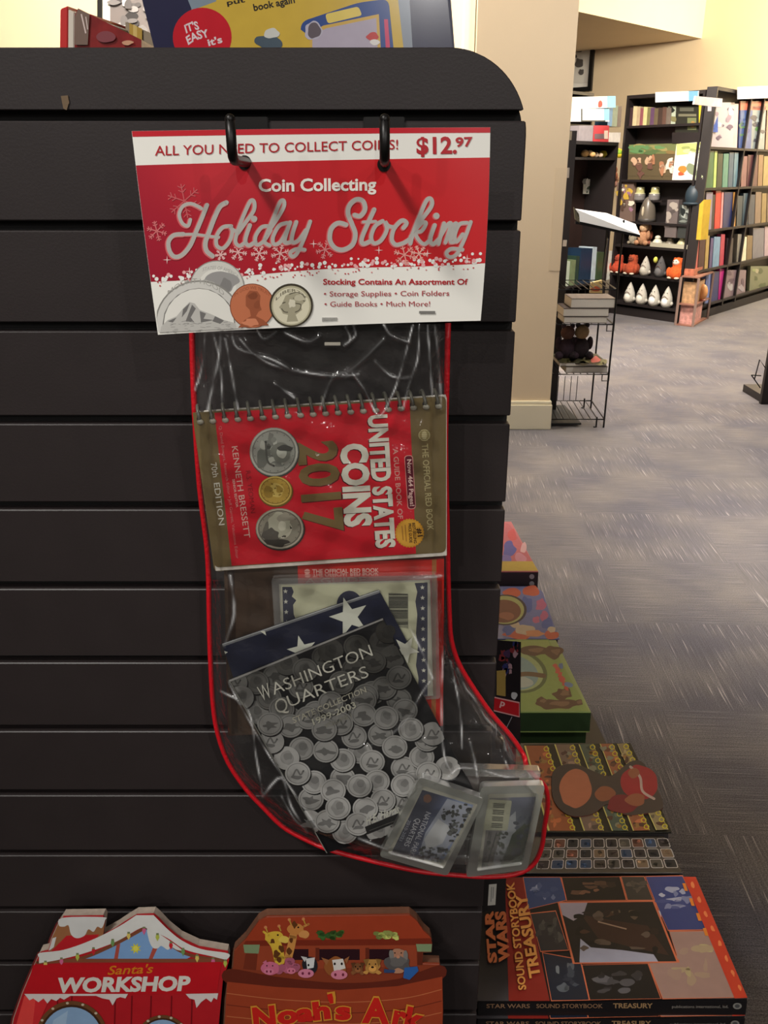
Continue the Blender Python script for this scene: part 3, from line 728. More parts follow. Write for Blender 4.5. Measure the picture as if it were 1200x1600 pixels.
for i in range(20):
    x = 312+i*19.6; ye = 645-(x-301)*26/396; hy = ye+15
    h = YP(.6328)(x, hy); top_ = YP(.640)(x-7, ye-5)
    pts = []
    for k in range(15):
        an = math.radians(-95+k*250/14)
        cy_, cz_ = .6405, h.z+.0035
        pts.append(Vector((h.x-.0035*math.sin(max(0, an*.5)), cy_-.0078*math.cos(an), cz_+.0072*math.sin(an))))
    b = MB().tube(pts, .00135, 7); ob = b.build('binding_coil', mat('coil_grey_plastic', (92, 90, 80), .3), t, smooth=True)
    holes.disc(x-.5, hy-3, 3.6, 6, (28,16,18), 12, rot=-.5, up=False)
    bevelled(MB().lathe(YP(.6322)(x+2.5, hy+3), [(.0004, -.0024), (.0016, -.0018), (.002, 0), (.0016, .0018), (.0004, .0024)], 10).build('coil_end', mat('coil_end_grey', (150, 146, 130), .35), t, smooth=True), 0) if False else MB().ball(YP(.6325)(x+1, hy), (.0027, .0012, .0021)).build('coil_end', mat('coil_end_grey', (150, 146, 130), .35), t, smooth=True)
holes.build('punched_holes', t, MATTE)

# --- second, larger red book behind
S = YP(.6495); q = [(350,884),(694,872),(692,1136),(356,1150)]
t = thing('red_book', 'larger red and brown book standing behind the starred paper in the stocking', 'book', base_of(S, q))
slab(S, q, .0075, 'book_block', col_mat('dark_red_cover', (92, 26, 24), .45), t, .0005)
a = Art(S)
a.poly([(350,886),(465,881),(470,1146),(357,1149)], (74, 58, 46)); a.poly([(465,881),(694,873),(692,1134),(470,1144)], (196, 44, 36))
a.poly([(675,874),(682,873),(681,1134),(674,1134)], (166, 104, 60)); a.poly([(355,890),(366,889),(372,1145),(362,1147)], (56, 42, 34))
a.text('THE OFFICIAL RED BOOK', (488, 896), (592, 894), 6.5, (226, 190, 176), .02); a.disc(480, 893, 4.5, 4, (226, 170, 156)); a.stroke([(475,893),(485,893)], 1, (180,60,50), False)
a.text('A GUIDE', (476, 912), (572, 909), 8, (206, 140, 126), .02)
a.build('cover_print', t, PRINTG)

# --- clear box with the starred paper
def clearcase(name, label, surf, q, inner, depth, art, cat='case', rim=.006, mm=None, rad=5):
    t = thing(name, label, cat, base_of(surf, q))
    P = rounded(q, rad); I = rounded(inner, 3)
    o = MB(); n = len(P)
    po = [surf(*p) for p in P]; pi = [surf(*p) for p in I]; nb = -surf.n*depth
    o.add(po+pi+[p+nb for p in po]+[p+nb for p in pi], [(i, (i+1) % n, n+(i+1) % n, n+i) for i in range(n)]+[(2*n+i, 2*n+(i+1) % n, (i+1) % n, i) for i in range(n)]+[(3*n+i, 3*n+(i+1) % n, 2*n+(i+1) % n, 2*n+i) for i in range(n)]+[(n+i, n+(i+1) % n, 3*n+(i+1) % n, 3*n+i) for i in range(n)])
    o.build('case_rim', mm or CLEARF, t)
    s2_ = surf.back(.0012); MB().prism([s2_(*p) for p in I], -surf.n*.0006).build('clear_lid', CLEAR, t)
    s3 = surf.back(depth*.3); MB().prism([s3(*p) for p in inner], -surf.n*.0005).build('paper_insert', col_mat('insert_paper', (190,188,170), .7), t)
    a = Art(s3); art(a); a.build('insert_print', t, PRINT)
    return t
def star(a, x, y, r, col, rot=0, up=True):
    a.poly([(x+(r if i % 2 == 0 else r*.4)*math.sin(rot+i*math.pi/5), y-(r if i % 2 == 0 else r*.4)*math.cos(rot+i*math.pi/5)) for i in range(10)], col, up)
NAVY = (30, 34, 66); CRM = (212, 212, 178)
def a1(a):
    a.poly([(440,915),(664,909),(668,1085),(446,1095)], CRM)
    e = [(441,917),(456,917),(459,925),(456,932),(463,938),(458,945),(459,960),(464,972),(458,984),(460,1010),(458,1040),(460,1090),(446,1092)]; a.poly(e, NAVY)
    e = [(668,910),(668,1086),(652,1088),(654,1060),(650,1040),(653,1010),(650,990),(652,960),(649,940),(652,925),(648,911)]; a.poly(e, NAVY)
    for i in range(10): star(a, 660+i*.25, 918+i*16.2, 4, (224,224,206)); star(a, 446+i*.6, 924+i*16.2, 4, (224,224,206))
    a.disc(546, 945, 20, 22, NAVY); 
    a.poly([(607,926),(638,928),(638,982),(607,978)], (150,150,128))
    for i in range(22):
        if random.random() < .72: a.rect(607.5, 928+i*2.3, 637, 929.2+i*2.3+random.random()*.6, (40,40,44), False)
    a.stroke([(612,1005),(616,1070)], 1.2, (120,112,104), False)
clearcase('clear_box', 'flat clear plastic box holding a cream paper with navy starred borders', YP(.641), [(424,904),(683,898),(688,1092),(436,1104)], [(436,913),(672,906),(677,1087),(444,1098)], .007, a1, 'box', mm=film_mat('clear_box_edge', .04, .16, .2, bump=.05))

# --- washington quarters folder
S = YP(.6372)
fl = [(347,1006),(592,922),(640,1010),(375,1090)]
t = thing('coin_folder', 'black quarter coin folder with starred navy flap and printed silver coins', 'folder', YP(.6372)(508, 1332))
S2 = YP(.6388)
slab(S2, fl, .001, 'flap', col_mat('navy_flap', (24,28,50), .4), t)
a = Art(S2); a.poly([(347,1006),(592,922),(593.5,925),(348,1009.5)], (176,178,176)); a.poly([(347.5,1007.5),(592.5,923.5),(594,926),(349,1010)], (120,122,124))
cl_ = (214,216,200)
star(a, 546, 964, 32, cl_, -.3); star(a, 472, 1016, 24, cl_, -.25); a.poly([(406,986),(414,986),(416,993)], cl_); a.poly([(350,1017),(356,1019),(352,1022)], cl_); star(a, 634, 1015, 22, (206,206,190), .5)
a.build('flap_print', t, PRINTG)
q = [(357,1063),(598,966),(754,1262),(510,1333)]
slab(S, q, .0012, 'front_cover', col_mat('black_folder', (20,20,22), .35), t)
fb = bil(q)
a = Art(S)
def inq(x, y, m=0): return inpoly(x, y, q)
Q1 = [(257,228),(308,195),(295,280),(350,310),(340,367),(415,338),(432,397),(395,443),(335,445),(455,480),(390,203),(448,235),(448,297),(507,207),(548,240),(505,322),(565,307),(585,372),(525,400),(487,155),(577,148),(625,190),(660,65),(680,130),(595,90),(550,5),(520,30),(520,80),(755,145),(717,225),(735,165),(655,262),(655,320),(740,280),(805,262),(655,380),(500,452),(440,110),(385,130),(570,475),(620,440),(270,118),(200,112),(205,172),(145,20),(240,60),(330,90),(640,30),(690,310),(600,420),(420,60),(720,340)]
Q0 = [(385,530),(590,470),(710,450),(830,430),(790,520),(880,500),(910,595),(840,645),(755,680),(590,715),(300,690),(240,620),(170,690),(240,760),(400,790),(560,500),(470,560),(640,620),(330,590),(450,640),(700,560),(520,760),(660,780),(860,380),(140,620)]
cs_ = [(330+x/2.18, 1080+y/2.18, 20) for x, y in Q1]+[(320+x/3, 860+y/3, 20) for x, y in Q0]
R_ = random.Random(4)
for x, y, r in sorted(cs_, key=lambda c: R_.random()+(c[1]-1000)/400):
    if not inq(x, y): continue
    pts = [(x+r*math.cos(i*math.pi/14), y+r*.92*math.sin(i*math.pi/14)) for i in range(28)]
    ok = True
    def cl(p):
        px, py = p
        for _ in range(12):
            if inq(px, py): break
            px += (x-px)*.12; py += (y-py)*.12
        return px, py
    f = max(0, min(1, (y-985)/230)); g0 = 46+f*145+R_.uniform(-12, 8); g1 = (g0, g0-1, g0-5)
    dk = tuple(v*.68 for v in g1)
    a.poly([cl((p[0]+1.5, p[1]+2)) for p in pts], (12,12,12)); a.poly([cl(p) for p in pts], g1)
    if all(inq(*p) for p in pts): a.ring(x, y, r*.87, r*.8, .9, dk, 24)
    k = R_.choice((0, 1, 2))
    if k == 0: a.blob(x, y, r*.5, r*.55, tuple(v*.85 for v in g1), 10, .15) ; a.blob(x+2, y-3, r*.3, r*.3, tuple(v*.72 for v in g1), 9, .2)
    elif k == 1: a.blob(x, y+2, r*.55, r*.3, dk, 14, .5)
    else: a.stroke([(x-8, y+5), (x-2, y-6), (x+4, y+2), (x+9, y-4)], 2.6, dk); a.blob(x, y+6, r*.45, 3, dk, 8, .4)
CT = (206, 204, 190)
a.text('W', (409, 1096), (426, 1089), 25, CT, -.004, up=(-.36, -1)); a.text('ASHINGTON', (428, 1086), (583, 1024), 19, CT, -.004, up=(-.36, -1))
a.text('Q', (434, 1117), (452, 1108), 23, CT, -.004, up=(-.36, -1)); a.text('UARTERS', (453, 1105), (577, 1057), 19, CT, -.004, up=(-.36, -1))
a.text('STATE COLLECTION', (459, 1130), (573, 1081), 9, (178,174,156), .01, up=(-.36, -1)); a.text('1999-2003', (490, 1133), (557, 1105), 10, (184,182,164), .012, up=(-.36, -1)); a.text('VOLUME I', (508, 1138), (550, 1121), 7, (140,138,124), .008, up=(-.36, -1))
a.poly([(570,1292),(624,1270),(628,1282),(574,1304)], (34,34,34))
a.text('H.E. Harris', (572, 1290), (625, 1269), 13, (214,214,200), .015, .35, up=(-.2, -1)); a.stroke([(577,1298),(626,1279)], 1.2, (84,84,80), False)
ed = (150,148,144); a.poly([(357,1063),(598,966),(599,968.5),(358,1066)], ed); a.poly([(357,1063),(359,1063),(511.5,1333),(510,1333)], (120,120,112))
a.build('cover_print', t, PRINTG)

# --- snap lock cases in the toe
def tree(a, q, n, seed, cols, sz=(2, 6)):
    R2 = random.Random(seed); f = bil(q)
    for i in range(n):
        x, y = f(R2.random(), R2.random()); a.blob(x, y, R2.uniform(*sz), R2.uniform(*sz)*.8, R2.choice(cols), 7, .4, up=(i % 5 == 0))
def a2(a):
    q = [(660,1234),(740,1258),(691,1349),(612,1332)]
    a.grid(bil(q), 12, 4, lambda u, v: mixc((26,32,62), (150,166,200), (u-.25)*2.2))
    s = bil(q); sub = [s(.42,.0), s(1,0), s(1,1), s(.42,1)]
    a.poly([s(.5,.02), s(.98,.03), s(.98,.6), s(.9,.98), s(.5,.95), s(.42,.6)], (184,190,204))
    a.poly([s(.52,.35), s(.8,.42), s(.82,.7), s(.6,.85), s(.46,.7)], (226,228,228))
    tree(a, [s(.62,.0), s(1,0), s(1,.75), s(.82,.5)], 46, 5, [(34,38,36),(60,66,58),(90,94,90),(20,22,24)], (1.6, 4))
    tree(a, [s(.5,.78), s(1,.72), s(1,1), s(.45,1)], 40, 6, [(34,38,36),(60,66,58),(110,114,108),(20,22,24)], (1.6, 4))
    tree(a, [s(.5,.15), s(.75,.2), s(.7,.38), s(.55,.3)], 12, 8, [(60,66,60),(40,44,44)], (1.5, 3.5))
    a.blob(668, 1248, 6.5, 6.5, (110,64,36), 12, .1)
    a.text('NATIONAL PARK', (666, 1268), (639, 1336), 8.5, (206,208,212), .005, up=(1, .36)); a.text('QUARTERS', (650, 1278), (631, 1321), 8.5, (206,208,212), .005, up=(1, .36)); a.text('2010-2021', (638, 1281), (624, 1313), 5, (170,174,186), .005, up=(1, .36))
clearcase('snap_lock_case', 'tilted frosted coin case with navy national park quarters insert at the toe', YP(.627), [(656,1214),(757,1249),(699,1369),(592,1338)], [(662,1228),(747,1257),(693,1357),(605,1333)], .0075, a2, rad=7)
def a3(a):
    q = [(765,1247),(837,1245),(816,1350),(752,1358)]; s = bil(q)
    a.grid(s, 10, 8, lambda u, v: mixc((118,122,140), (96,104,96), v*1.1) if u > .45 else mixc((150,148,146), (110,104,98), v))
    a.poly([s(.4,.35), s(.62,.2), s(.7,.5), s(.55,.75), s(.45,1), s(.25,1)], (176,180,182)); a.poly([s(.62,.55), s(1,.3), s(1,1), s(.5,1)], (78,88,66))
    tree(a, [s(.1,.6), s(.5,.45), s(.45,1), s(.05,1)], 34, 11, [(84,90,72),(120,120,104),(60,64,54)], (1.5, 4)); tree(a, [s(.68,.35), s(1,.2), s(1,.9), s(.7,.9)], 30, 12, [(70,76,84),(92,98,110),(60,70,60)], (2, 5))
    a.poly(rounded([(764,1249),(800,1251),(793,1298),(753,1297)], 3), (196,196,168))
    for i in range(15):
        if i % 4 != 3: a.poly([(771-i*.25,1255+i*2.6),(789-i*.3,1256+i*2.6),(789-i*.3,1257.4+i*2.6),(771-i*.25,1256.4+i*2.6)], (38,38,36), False)
    a.text('www.whitman.com', (757, 1356), (769, 1300), 8, (60,60,58), .01, up=(-1, -.2)); a.stroke([(760,1357),(776,1301)], 1.4, (50,50,50), False)
clearcase('snap_lock_case', 'upright frosted coin case with white barcode label, rightmost in the toe', YP(.6285), [(752,1229),(852,1227),(824,1359),(728,1371)], [(764,1241),(839,1239),(816,1351),(745,1361)], .0075, a3, rad=7)
def a4(a):
    q = [(722,1210),(812,1214),(785,1340),(704,1338)]; s = bil(q)
    a.grid(s, 4, 4, lambda u, v: mixc((70,56,50), (92,90,86), v)); tree(a, [s(0,.5), s(.5,.5), s(.4,1), s(0,1)], 20, 21, [(160,160,156),(60,40,50),(90,84,84)], (2, 5))
clearcase('snap_lock_case', 'clear coin case mostly hidden behind the two front toe cases', YP(.6378), [(712,1200),(846,1204),(812,1354),(694,1350)], [(722,1212),(832,1216),(800,1342),(706,1340)], .0075, a4, rad=7, mm=film_mat('clear_box_edge', .04, .16, .2, bump=.05))
# ============================================================ BOARD BOOKS HANGING LOW ON THE PANEL (left and centre bottom)
LEAN = Plane((0, .648, .72), (0, -math.cos(math.radians(4)), math.sin(math.radians(4))))
def tint(c, k): return tuple(min(255, v*k) for v in c)
# santa's workshop -------------------------------------------
ws = [(12,1640),(22,1590),(36,1550),(52,1512),(62,1490),(75,1487),(81,1466),(90,1446),(98,1434),(161,1433),(164,1438),(161,1462),(150,1468),(180,1452),(198,1440),(213,1431),(240,1430),(248,1437),(262,1452),(282,1468),(310,1481),(356,1489),(358,1500),(354,1514),(349,1522),(340,1620),(330,1840),(-20,1840)]
t = thing('board_book', 'house-shaped red workshop board book with snowy roof at bottom left', 'book', LEAN(160, 1840))
MB().prism([LEAN.back(.016)(x-4, y) for x, y in ws], -LEAN.n*.002).build('back_board', mat('board_dark_red', (110, 30, 30), .5), t)
MB().prism([LEAN.back(.003)(x-1.5, y+1) for x, y in ws], -LEAN.n*.0125).build('page_block', mat('board_pages', (176, 160, 146), .7, noise=.1, nscale=200), t)
bevelled(MB().prism([LEAN(x, y) for x, y in ws], -LEAN.n*.0028).build('front_board', mat('board_red', (176, 34, 40), .35), t), .0004, 1)
a = Art(LEAN); RW = (178, 30, 38)
a.poly(ws, RW)
a.poly([(90,1446),(98,1434),(161,1433),(164,1438),(161,1462),(155,1468),(150,1468),(110,1484),(78,1488),(81,1466)], (150,100,66)); a.poly([(104,1462),(155,1460),(150,1468),(110,1484),(79,1487)], (184,34,42))
a.poly([tuple(p) for p in spline([(92,1446),(98,1434),(161,1433),(164,1438),(159,1450),(152,1448),(146,1456),(138,1452),(132,1462),(120,1466),(111,1460),(107,1446),(100,1448)], 4, True)], (206,206,204)); a.poly([(82,1466),(88,1464),(84,1480),(76,1486)], (206,206,204))
# gable
a.poly([(130,1499),(160,1487),(195,1468),(228,1450),(262,1472),(300,1494),(292,1498)], (122,160,206)); a.poly([(182,1477),(188,1474),(184,1499),(178,1499)], (170,78,66)); a.poly([(240,1478),(246,1482),(238,1499),(232,1499)], (170,78,66))
a.poly([(212+(9 if i % 2 else 4.5)*math.cos(i*math.pi/8), 1482+(9 if i % 2 else 4.5)*math.sin(i*math.pi/8)) for i in range(16)], (206,200,60)); a.disc(212, 1482, 4, 4, (222,214,90), 12)
a.stroke([(58,1504),(120,1499),(170,1480),(228,1449)], 5, (122,72,50)); a.stroke([(228,1449),(290,1490),(352,1500)], 5, (122,72,50)); a.rect(60, 1498, 348, 1504, (132,74,52))
roof = spline([(61,1496),(62,1489),(100,1484),(145,1468),(185,1448),(213,1430)], 5)+spline([(240,1430),(262,1452),(285,1470),(315,1483),(357,1490),(354,1500)], 5)+spline([(330,1494),(290,1484),(262,1466),(232,1452),(220,1450),(180,1472),(130,1490),(90,1500),(61,1505)], 5)
a.poly([tuple(p) for p in roof], (214,214,210)); a.poly([tuple(p) for p in spline([(232,1450),(262,1468),(284,1484),(276,1484),(268,1480),(262,1484),(252,1478),(246,1482),(238,1480),(232,1466)], 4, True)], (214,214,210))
for i, (x, y) in enumerate([(71,1506),(96,1501),(121,1494),(146,1485),(176,1472),(201,1461),(225,1453),(246,1463),(267,1476),(286,1486),(308,1496),(333,1501),(352,1504)]):
    c = [(214,190,100),(206,100,140),(176,186,80),(196,40,50),(110,150,90)][i % 5]; a.poly([(x-2.2,y-3),(x+2.2,y-3),(x+3,y+2),(x,y+8),(x-3,y+2)], c); a.rect(x-2, y-5, x+2, y-2, (120,130,90))
a.poly([(52,1508),(346,1503),(339,1552),(38,1556)], (186,24,34))
a.text("Santa's", (168, 1523), (240, 1520), 14, (206,124,30), .012, .3)
a.text('WORKSHOP', (91, 1550), (298, 1547), 22, (216,212,204), .045, .15)
for x in (60, 90, 112, 180, 206, 236, 268, 300): a.stroke([(x, 1556), (x-8, 1840)], 1.6, (120,18,26), False)
a.poly([(38,1556),(56,1554),(54,1620),(20,1620)], (226,70,66)); a.poly([(56,1556),(80,1555),(60,1600),(50,1610)], (206,44,50))
ice = [(38,1553),(200,1553),(196,1560),(188,1558),(182,1560),(176,1571),(171,1562),(160,1560),(150,1556),(110,1556),(100,1562),(94,1559),(88,1564),(80,1561),(74,1568),(68,1560),(60,1566),(52,1560),(46,1563)]
a.poly(ice, (216,206,204)); a.poly([(290,1553),(341,1552),(339,1562),(334,1559),(330,1566),(322,1560),(314,1566),(307,1575),(304,1562),(296,1560)], (216,206,204))
def rwin(x, y, rx, ry):
    a.disc(x, y, rx, ry, (108,70,42), 40); a.disc(x, y, rx*.9, ry*.9, (66,42,26), 40); a.disc(x, y, rx*.84, ry*.84, (138,170,206), 40)
    for i in range(14): an = i*math.pi/7+.1; a.disc(x+rx*.95*math.cos(an), y+ry*.95*math.sin(an), 2.4, 2, (196,182,160), 8, up=False)
    a.poly([(x-rx*.5,y-ry*.5),(x-rx*.1,y-ry*.75),(x-rx*.3,y+ry*.5),(x-rx*.7,y+ry*.2)], (160,188,216))
rwin(112, 1624, 57, 60); rwin(254, 1632, 44, 46)
a.build('front_print', t, PRINTG)

# noah's ark --------------------------------------------------
t = thing('board_book', 'brown ark-shaped board book with farm animals along its deck at bottom centre', 'book', LEAN(530, 1840))
ark = [(417,1433),(640,1430),(652,1440),(662,1455),(672,1464),(675,1474),(674,1487),(661,1488),(660,1506),(687,1507),(691,1540),(692,1580),(690,1640),(676,1840),(372,1840),(356,1660),(351,1600),(353,1560),(357,1530),(364,1512),(366,1486),(384,1468),(404,1440)]
MB().prism([LEAN.back(.016)(x-5 if x < 500 else x+1, y) for x, y in ark], -LEAN.n*.002).build('back_board', mat('board_brown', (70, 34, 24), .5), t)
MB().prism([LEAN.back(.003)(x-2 if x < 500 else x, y+1) for x, y in ark], -LEAN.n*.0125).build('page_block', mat('board_pages_brown', (110, 70, 50), .7, noise=.1, nscale=200), t)
bevelled(MB().prism([LEAN(x, y) for x, y in ark], -LEAN.n*.0028).build('front_board', mat('board_rust', (130, 56, 34), .35), t), .0004, 1)
a = Art(LEAN)
a.poly([(417,1433),(640,1430),(652,1440),(662,1455),(674,1466),(674,1475),(380,1477),(384,1468),(404,1440)], (150,58,34)); a.poly([(384,1470),(674,1466),(674,1476),(380,1478)], (116,42,26))
a.poly([(404,1478),(650,1477),(652,1510),(400,1516)], (146,64,40)); a.poly([(380,1476),(406,1476),(404,1490),(382,1489)], (122,140,104)); a.poly([(650,1475),(675,1475),(674,1487),(652,1487)], (122,140,104)); a.rect(652, 1487, 660, 1508, (96,40,26))
a.poly([(384,1490),(402,1490),(400,1516),(380,1514)], (110,46,30))
for x0, x1 in ((456,482),(497,562),(575,628)): a.poly([(x0,1483),(x1,1483),(x1,1500),(x0,1500)], (44,20,26)); a.poly([(x0-4,1481),(x0+2,1481),(x0+2,1502),(x0-4,1502)], (100,42,28))
a.poly([tuple(p) for p in spline([(357,1514),(430,1526),(530,1536),(620,1530),(688,1508),(691,1530),(620,1550),(530,1556),(430,1548),(354,1536)], 4, True)], (96,38,26))
a.poly([(355,1534),(430,1542),(530,1547),(620,1541),(691,1526),(692,1580),(690,1640),(676,1840),(372,1840),(356,1660),(351,1600)], (152,62,36))
for k in range(5): a.stroke([(354,1552+k*18),(440,1562+k*17),(540,1566+k*17),(630,1560+k*17),(690,1546+k*18)], 1.3, (186,104,66) if k % 2 == 0 else (110,42,26))
# giraffes
YG = (206,170,60); BR_ = (92,54,26)
a.stroke([(437,1500),(432,1478),(424,1466)], 17, YG); a.blob(428, 1464, 15, 9, YG, 12, .1); a.blob(444, 1468, 9, 5.5, (214,184,84), 10, .1); a.stroke([(450,1498),(455,1478),(458,1462)], 12, (196,136,70)); a.blob(462, 1452, 13, 9, (190,126,64), 12, .1); a.blob(475, 1460, 8, 6, (200,140,80), 10, .1)
for x, y, r in ((432,1490,5),(440,1482,4.5),(452,1486,4),(426,1470,3.5),(460,1445,4),(436,1500,4),(455,1470,3)): a.blob(x, y, r, r*1.2, BR_, 8, .3)
for x, y in ((415,1449),(436,1447),(452,1437),(474,1436)): a.disc(x, y, 2.6, 2.6, (196,120,80), 10); a.stroke([(x, y), (x+3, y+8)], 2, (180,140,60), False)
a.disc(434, 1461, 1.6, 1.4, (30,20,16), 8); a.disc(466, 1449, 1.6, 1.4, (30,20,16), 8); a.stroke([(412,1456),(420,1462)], 3.5, YG, False); a.stroke([(482,1444),(474,1448)], 3.5, (190,126,64), False)
for cx, c in ((505,(50,84,40)),(528,(62,92,42)),(597,(150,160,84)),(614,(166,170,92))):
    for i in range(9): a.blob(cx+random.uniform(-9,9), 1460+random.uniform(-4,6), 5, 3.4, tint(c, random.uniform(.7, 1.25)), 8, .3, up=(i % 3 == 0))
# pigs, cows, dogs
PK = (196,104,132)
for i in range(14): a.disc(446+random.uniform(-10,18), 1508+random.uniform(-8,9), 6, 5.5, tint(PK, random.uniform(.8, 1.02)), 12, up=(i % 4 == 0))
a.blob(422, 1513, 14, 11, PK, 12, .08); a.disc(420, 1518, 8, 5, (206,120,146), 16); a.disc(417, 1518, 1.5, 2, (110,40,60), 8); a.disc(423, 1518, 1.5, 2, (110,40,60), 8); a.poly([(410,1504),(416,1500),(418,1508)], PK); a.disc(417,1509,1.2,1.2,(40,20,24),6); a.disc(426,1509,1.2,1.2,(40,20,24),6)
a.disc(455, 1517, 7, 5, (206,116,142), 14); a.disc(452,1517,1.3,1.7,(110,40,60),6); a.disc(458,1517,1.3,1.7,(110,40,60),6)
a.blob(484, 1508, 12, 14, (38,36,42), 12, .1); a.poly([(478,1498),(492,1496),(490,1512),(480,1514)], (206,206,206)); a.disc(478, 1521, 12.5, 7, (206,124,150), 18); a.disc(473,1521,2,2.4,(110,40,66),8); a.disc(483,1521,2,2.4,(110,40,66),8); a.poly([(470,1494),(480,1496),(476,1503)], (190,190,190)); a.disc(482,1508,1.6,2,(14,14,16),8)
a.blob(524, 1510, 17, 15, (142,84,44), 12, .1); a.poly([(519,1500),(536,1498),(540,1513),(522,1518)], (212,206,200)); a.disc(530, 1523, 13, 7.5, (206,124,146), 18); a.disc(524,1523,2,2.6,(110,40,60),8); a.disc(536,1523,2,2.6,(110,40,60),8); a.poly([(502,1496),(514,1500),(510,1508)], (150,96,60)); a.poly([(546,1494),(538,1499),(542,1506)], (150,96,60)); a.disc(523,1506,1.8,2.2,(20,14,12),8); a.disc(534,1506,1.8,2.2,(20,14,12),8)
for x, y, s_, c in ((559,1513,.9,(120,76,46)),(582,1510,1.2,(176,128,66))):
    a.blob(x, y, 10*s_, 9*s_, c, 12, .12); a.poly([(x-12*s_,y-9*s_),(x-4*s_,y-10*s_),(x-8*s_,y+1)], tint(c,.75)); a.poly([(x+12*s_,y-9*s_),(x+4*s_,y-10*s_),(x+8*s_,y+1)], tint(c,.75)); a.disc(x, y+3*s_, 5*s_, 4*s_, tint(c,1.25), 12); a.disc(x, y+1*s_, 2*s_, 1.5*s_, (30,18,14), 8); a.disc(x-4*s_, y-3*s_, 1.2, 1.4, (20,12,10), 6); a.disc(x+4*s_, y-3*s_, 1.2, 1.4, (20,12,10), 6)
    a.blob(x-8*s_, y+8*s_, 4, 3, tint(c,1.1), 8); a.blob(x+8*s_, y+8*s_, 4, 3, tint(c,1.1), 8)
# bearded man with blue sleeve
a.blob(620, 1506, 20, 14, (84,80,80), 14, .15); a.blob(622, 1491, 12, 9, (168,120,96), 12, .08); a.blob(612, 1492, 4, 8, (120,116,112), 8, .2); a.blob(634, 1494, 4, 8, (120,116,112), 8, .2); a.blob(622, 1502, 13, 8, (100,96,94), 12, .2); a.disc(622, 1495, 3, 2.6, (184,130,104), 10)
a.disc(617,1489,1.2,1.2,(20,16,16),6); a.disc(627,1489,1.2,1.2,(20,16,16),6); a.poly([(632,1512),(652,1510),(654,1517),(640,1531),(630,1528)], (44,92,160)); a.blob(622, 1517, 8, 4, (176,130,104), 8, .2); a.poly([(600,1514),(618,1516),(616,1520),(600,1520)], (50,70,110))
for d, c in ((2.2, (206,140,50)), (0, (196,34,28))):
    for tx, p0, p1, h, sh in (('N', (397,1607), (432,1603), 32, .1), ('oah', (434,1600), (517,1590), 27, 0), ("'", (519,1587), (527,1585), 32, 0), ('s', (524,1592), (548,1592), 27, 0), ('A', (565,1596), (608,1598), 37, 0), ('rk', (612,1600), (660,1610), 32, 0)):
        a.text(tx, (p0[0]-d, p0[1]+d*.4), (p1[0]+d, p1[1]+d*.4), h+d, c, .05+d*.012, 0)
a.build('front_print', t, PRINTG)
# black shelf that carries both board books, below the frame
zb = LEAN(300, 1840).z
sh = thing('slatwall_shelf', 'black shelf on the slatted panel under the board books', 'shelf', (-.15, .62, zb-.02))
MB().box((-.36, .60, zb-.016), (.06, PY-.001, zb-.006)).build('shelf_board', BLK, sh); MB().box((-.36, .594, zb-.016), (.06, .60, zb+.008)).build('shelf_lip', BLK, sh)

# ============================================================ THINGS ON TOP OF THE GONDOLA
def upright(name, label, surf, q, depth, m, pm=None, art=None, cat='book', group=None, names=('front_cover','pages','back_cover')):
    t = thing(name, label, cat, base_of(surf, q), group)
    slab(surf, q, .0022, names[0], m, t, .0004)
    i = bil(q); qi = [i(.01,.01), i(.99,.01), i(.99,.99), i(.01,.99)]
    slab(surf.back(.0023), qi, depth-.0046, names[1], pm or PAGE, t)
    slab(surf.back(depth-.0022), q, .0022, names[2], m, t, .0004)
    if art: a = Art(surf, .00002, .0002); art(a); a.build('cover_print', t, PRINTG)
    return t
zg = GT
def bottompx(surf_y, x): # pixel row where height zg sits at distance y
    lo, hi = 0, 400
    for _ in range(30):
        m = (lo+hi)/2
        if YP(surf_y)(x, m).z > zg: lo = m
        else: hi = m
    return lo
BY = bottompx(.76, 480)
q = [(205,-262),(684,-262),(684+33,BY),(205+53,BY)]
def atop(a):
    a.poly([(222,-90),(222,0),(262,BY),(716,BY),(690,-90)], (38,38,66)); a.poly([(285,-90),(300,20),(312,BY),(648,BY),(624,-20),(618,-90)], (196,164,62)); a.poly([(285,-90),(282,-30),(300,16),(338,2),(320,-90)], (124,138,150)); a.poly([(606,-90),(622,0),(640,BY),(650,BY),(640,0),(628,-90)], (130,138,150))
    a.disc(316, 58, 46, 46, (186,24,40), 40); a.text("IT'S", (291, 52), (312, 46), 13, (214,196,200), .03, arc=2); a.text('EASY', (294, 70), (328, 58), 13, (214,196,200), .03, arc=3); a.text("it's", (326, 72), (348, 66), 11, (214,196,200), .03)
    a.text('put', (355, 8), (383, 3), 8, (40,34,30), .02); a.text('book again', (397, 17), (461, 4), 11, (40,34,30), .02);
    a.poly(rounded([(470,34),(560,4),(607,-2),(624,BY+8),(468,BY+8)], 12), (44,70,130)); a.poly(rounded([(508,22),(560,10),(566,24),(512,37)], 5), (214,190,96)); a.poly([(484,52),(505,40),(592,22),(600,BY+6),(484,BY+6)], (196,160,80)); a.poly([(488,56),(510,44),(588,28),(594,BY+6),(488,BY+6)], (170,160,176))
    a.blob(490, 48, 14, 15, (176,170,184), 12, .15); a.blob(490, 48, 10, 11, (92,82,90), 10, .2); a.poly([(600,30),(606,30),(616,BY),(608,BY)], (196,60,100))
    a.blob(420, 66, 20, 12, (70,84,96), 10, .2); a.blob(424, 52, 12, 8, (196,196,190), 10, .15); a.blob(583, 58, 10, 7, (186,60,60), 10, .2); a.blob(585, 66, 8, 5, (214,210,206), 8, .2)
upright('picture_book', 'large navy and yellow picture book standing on top of the gondola', YP(.76), q, .022, col_mat('navy_cover', (36,36,62), .3), None, atop)
